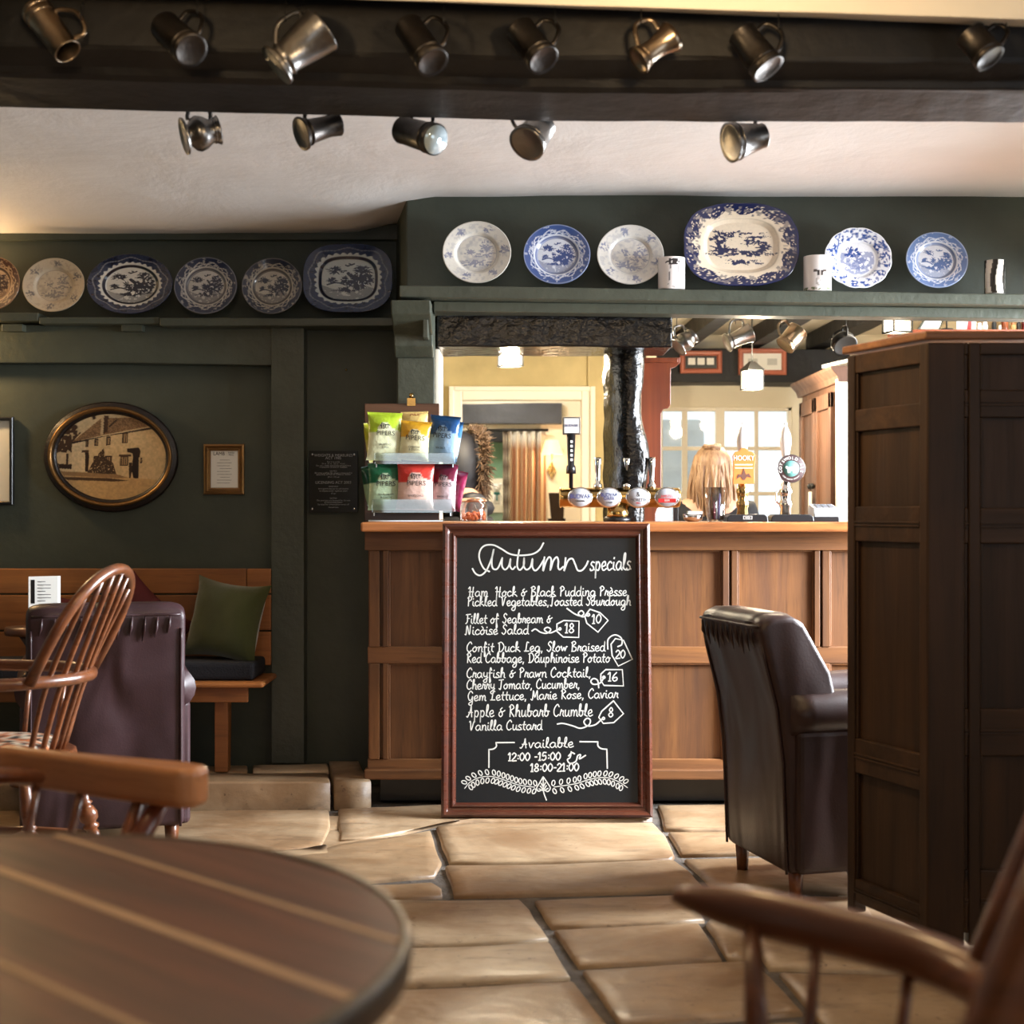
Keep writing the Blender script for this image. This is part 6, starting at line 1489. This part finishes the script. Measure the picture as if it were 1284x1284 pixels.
# ---------------------------------------------------------------- the two people
def skin_mesh(name, verts, edges, radii, mat, parent, sub=2, rootv=0):
    me = bpy.data.meshes.new(name); me.from_pydata([tuple(v) for v in verts], edges, []); me.materials.append(mat)
    o = bpy.data.objects.new(name, me); COL.objects.link(o); o.parent = parent
    me.skin_vertices or me.attributes
    sk = o.modifiers.new('skin', 'SKIN')
    lay = me.skin_vertices[0] if len(me.skin_vertices) else None
    if lay is None:
        bpy.context.view_layer.objects.active = o; lay = me.skin_vertices.new()
    for i, r_ in enumerate(radii):
        lay.data[i].radius = r_ if isinstance(r_, tuple) else (r_, r_); lay.data[i].use_root = (i == rootv)
    sk.use_smooth_shade = True
    s = o.modifiers.new('subd', 'SUBSURF'); s.levels = sub; s.render_levels = sub
    return o
skin_m = simple('skin', srgb(214, 166, 140), .5)
jeans = simple('dark_trousers', srgb(28, 30, 38), .85)
def person(label, loc, rz_, H, top_mat, arms):
    t = thing('person', label, 'person', loc, rz_); s = H/1.70
    v = [(0, 0, .92), (0, 0, 1.08), (0, 0, 1.26), (0, .0, 1.40), (0, -.005, 1.47), (0, -.01, 1.54), (0, -.03, 1.60), (0, -.02, 1.665)]
    e = [(i, i+1) for i in range(7)]; r_ = [(.15, .11), (.125, .10), (.15, .105), (.12, .09), (.055, .055), (.062, .07), (.078, .095), (.05, .06)]
    for sx in (-1, 1):
        b = len(v); ar = arms[0 if sx < 0 else 1]
        v += [(sx*.17, 0, 1.385)]+ar; e += [(3, b)]+[(b+i, b+i+1) for i in range(len(ar))]; r_ += [.062, .046, .034, .028]
        b = len(v); v += [(sx*.10, 0, .86), (sx*.11, -.01, .48), (sx*.11, .02, .09), (sx*.115, -.10, .035)]
        e += [(0, b), (b, b+1), (b+1, b+2), (b+2, b+3)]; r_ += [.095, .062, .045, .038]
    v = [tuple(c*s for c in p) for p in v]; r_ = [tuple(x*s for x in q) if isinstance(q, tuple) else q*s for q in r_]
    skin_mesh('body', v, e, r_, skin_m, t)
    # clothes: the same chains a little fuller
    ti = [0, 1, 2, 3]; cv = [v[i] for i in ti]; ce = [(0, 1), (1, 2), (2, 3)]; crr = [tuple(x+.018 for x in r_[i]) for i in ti]
    crr[3] = (.125*s, .10*s)
    for b in (8, 16):
        n0 = len(cv); cv += [v[b], v[b+1], v[b+2]]; ce += [(3, n0), (n0, n0+1), (n0+1, n0+2)]; crr += [.078, .062, .048]
    skin_mesh('top', cv, ce, crr, top_mat, t)
    cv = [v[0]]; ce = []; crr = [(.165, .125)]
    for b in (12, 20):
        n0 = len(cv); cv += [v[b], v[b+1], v[b+2]]; ce += [(0, n0), (n0, n0+1), (n0+1, n0+2)]; crr += [.108, .075, .058]
    skin_mesh('trousers', cv, ce, crr, jeans, t)
    for sx in (-1, 1):   # hands: palm, four fingers and thumb
        w_ = Vector(v[11] if sx < 0 else v[19]); pr = Vector(v[10] if sx < 0 else v[18]); d = (w_-pr).normalized(); side = d.cross(Vector((0, 0, 1))).normalized()*sx
        hv = [w_, w_+d*.05]; he = [(0, 1)]; hr = [(.024, .017), (.036, .015)]
        for f_ in range(4):
            n0 = len(hv); o_ = side*(.027-.018*f_); L = (.072, .082, .076, .060)[f_]
            hv += [w_+d*.085+o_, w_+d*(.085+L*.5)+o_*1.1+Vector((0, 0, -.008)), w_+d*(.085+L)+o_*1.1+Vector((0, 0, -.022))]; he += [(1, n0), (n0, n0+1), (n0+1, n0+2)]; hr += [.0095, .0085, .0075]
        n0 = len(hv); hv += [w_+d*.03+side*.045, w_+d*.07+side*.065]; he += [(0, n0), (n0, n0+1)]; hr += [.011, .009]
        skin_mesh('hand', hv, he, hr, skin_m, t, 1)
    # face: nose, eyes, mouth, ears (head centre ~1.60)
    hc = Vector((0, -.03, 1.61))*s
    obj('face', MB().ball(hc+Vector((0, -.098, -.012)), (.011, .017, .020)).ball(hc+Vector((-.078, .01, -.01)), (.008, .018, .028)).ball(hc+Vector((.078, .01, -.01)), (.008, .018, .028)), skin_m, t)
    for sx in (-1, 1): obj('eye', MB().ball(hc+Vector((sx*.03, -.086, .012)), (.012, .008, .006)), M['ink'], t)
    obj('mouth', MB().ball(hc+Vector((0, -.088, -.048)), (.022, .008, .005)), simple('lips', srgb(180, 96, 90), .5), t)
    return t, hc
def hairmat(name, a, b_): return wood(name, a, b_, 'z', .45, 60, .4, 0, False)
blonde = hairmat('blonde_hair', srgb(104, 72, 50), srgb(206, 172, 136))
D = 7.4; Hh = zz(561, D)+.2
pt, hc = person('woman with long blonde half-tied hair and a black top, back turned behind the bar', (xz(893, D), D, -.2), PI*.96, Hh-.015, simple('black_cloth', srgb(24, 24, 28), .85),
    ([(-.24, .0, 1.12), (-.25, -.16, .96), (-.22, -.28, 1.0)], [(.24, .0, 1.12), (.25, -.16, .96), (.2, -.28, 1.0)]))
mb = MB(); rn = random.Random(9)
mb.ball(hc+Vector((0, .022, .02)), (.092, .094, .098), 24, 14)
for i in range(190):
    a = rn.uniform(-.05, 1.05)*PI; rr_ = .088; sx = math.cos(a); sy = math.sin(a)
    st0 = hc+Vector((sx*.05, .02+sy*.05, .085)); md = hc+Vector((sx*.090, .02+sy*.086, rn.uniform(-.02, .03))); L = rn.uniform(.20, .36)
    ed = hc+Vector((sx*(.066+rn.uniform(-.02, .04)), .04+sy*.075, -L)); m2 = (md+ed)/2+Vector((rn.uniform(-.022, .022), rn.uniform(-.006, .03), 0))
    mb.tube(smooth_pts([st0, md, m2, ed], 3), [.007, .008, .008, .008, .008, .007, .007, .006, .005, .002], 5)
for i in range(40):    # the twisted knot at the crown
    a = rn.uniform(0, 2*PI); c = hc+Vector((.0, .065, .092)); q = rn.uniform(.020, .048)
    mb.tube(smooth_pts([c+Vector((q*math.cos(a+j*.9), q*math.sin(a+j*.9)*.7, .004*j+rn.uniform(-.006, .010))) for j in range(4)], 3), .006, 5)
obj('hair', mb, blonde, pt)
D = 7.5; Hh = zz(548, D)+.2
navyc = simple('navy_quilted_nylon', srgb(18, 20, 30), .6)
pt2, hc = person('person in a dark padded jacket with a big brown fur hood behind the crisp rack', (xz(577, D), D, -.2), math.radians(112), Hh-.02, navyc,
    ([(-.24, .0, 1.12), (-.25, -.16, .96), (-.22, -.28, 1.0)], [(.24, .0, 1.12), (.25, -.16, .96), (.2, -.28, 1.0)]))
mb = MB(); mb.ball(hc+Vector((0, .03, -.05)), (.115, .12, .19), 20, 12)
obj('hood', mb, navyc, pt2)
mb = MB()
for j in range(5): mb.tube(smooth_pts([(.17*math.cos(a), .125*math.sin(a), 1.34-.075*j) for a in [k*PI/6 for k in range(13)]], 2), .042, 8)
obj('quilting', mb, navyc, pt2)
mb = MB(); fur_cols = []
for i in range(1500):
    a = rn.uniform(-.50*PI, 1.5*PI); c = hc+Vector((.105*math.cos(a), -.055+rn.uniform(-.02, .02), -.03+.165*math.sin(a)))
    d = Vector((math.cos(a)*.8+rn.uniform(-.5, .5), rn.uniform(-1, .7), math.sin(a)*.8+rn.uniform(-.5, .4))).normalized()
    L = rn.uniform(.035, .07); n0 = len(mb.v); mb.tube([c, c+d*L*.5+Vector((0, 0, -.004)), c+d*L+Vector((0, 0, -.014))], [.004, .003, .0006], 4, cap=False)
o = obj('fur_trim', mb, hairmat('brown_fur', srgb(50, 38, 32), srgb(150, 122, 96)), pt2); o['kind'] = 'stuff'
# unseen lanterns added above the picture's top edge for warm fill light
for (lx, ly, lz, pw, lb) in ((-.75, 2.45, 2.16, 14, 'hanging lantern of the near room, above the photo on the left'), (.42, 2.62, 2.20, 17, 'hanging lantern just before the ceiling beam, above the photo')):
    nl = thing('lantern', lb, 'lantern', (lx, ly, lz), group='lanterns of the near room')
    obj('glass', MB().box(-.045, .045, -.045, .045, 0, .12), M['lamp'], nl); obj('roof', MB().lathe([(.07, .12), (.02, .16), (.004, .17)], 4), M['iron'], nl); obj('chain', MB().tube([(0, 0, .16), (0, 0, 2.5-lz)], .004, 6), M['iron'], nl)
    point('added_lantern_bulb', (lx, ly, lz-.05), pw, WARM, .05)
sf_ = thing('spotlight', 'small black spotlight fixed behind the ceiling beam, aimed at the settle', 'lamp', (.16, 3.86, 2.19))  # housing built round the added settle spot, hidden by the beam
obj('housing', MB().lathe([(.02, .07), (.035, .06), (.038, -.0), (.036, .0), (.033, .055)], 20, Matrix.Rotation(math.radians(-48), 4, 'Y')), M['iron'], sf_)
obj('stem', MB().tube([(-.02, 0, .05), (-.05, 0, .17)], .006, 8), M['iron'], sf_)
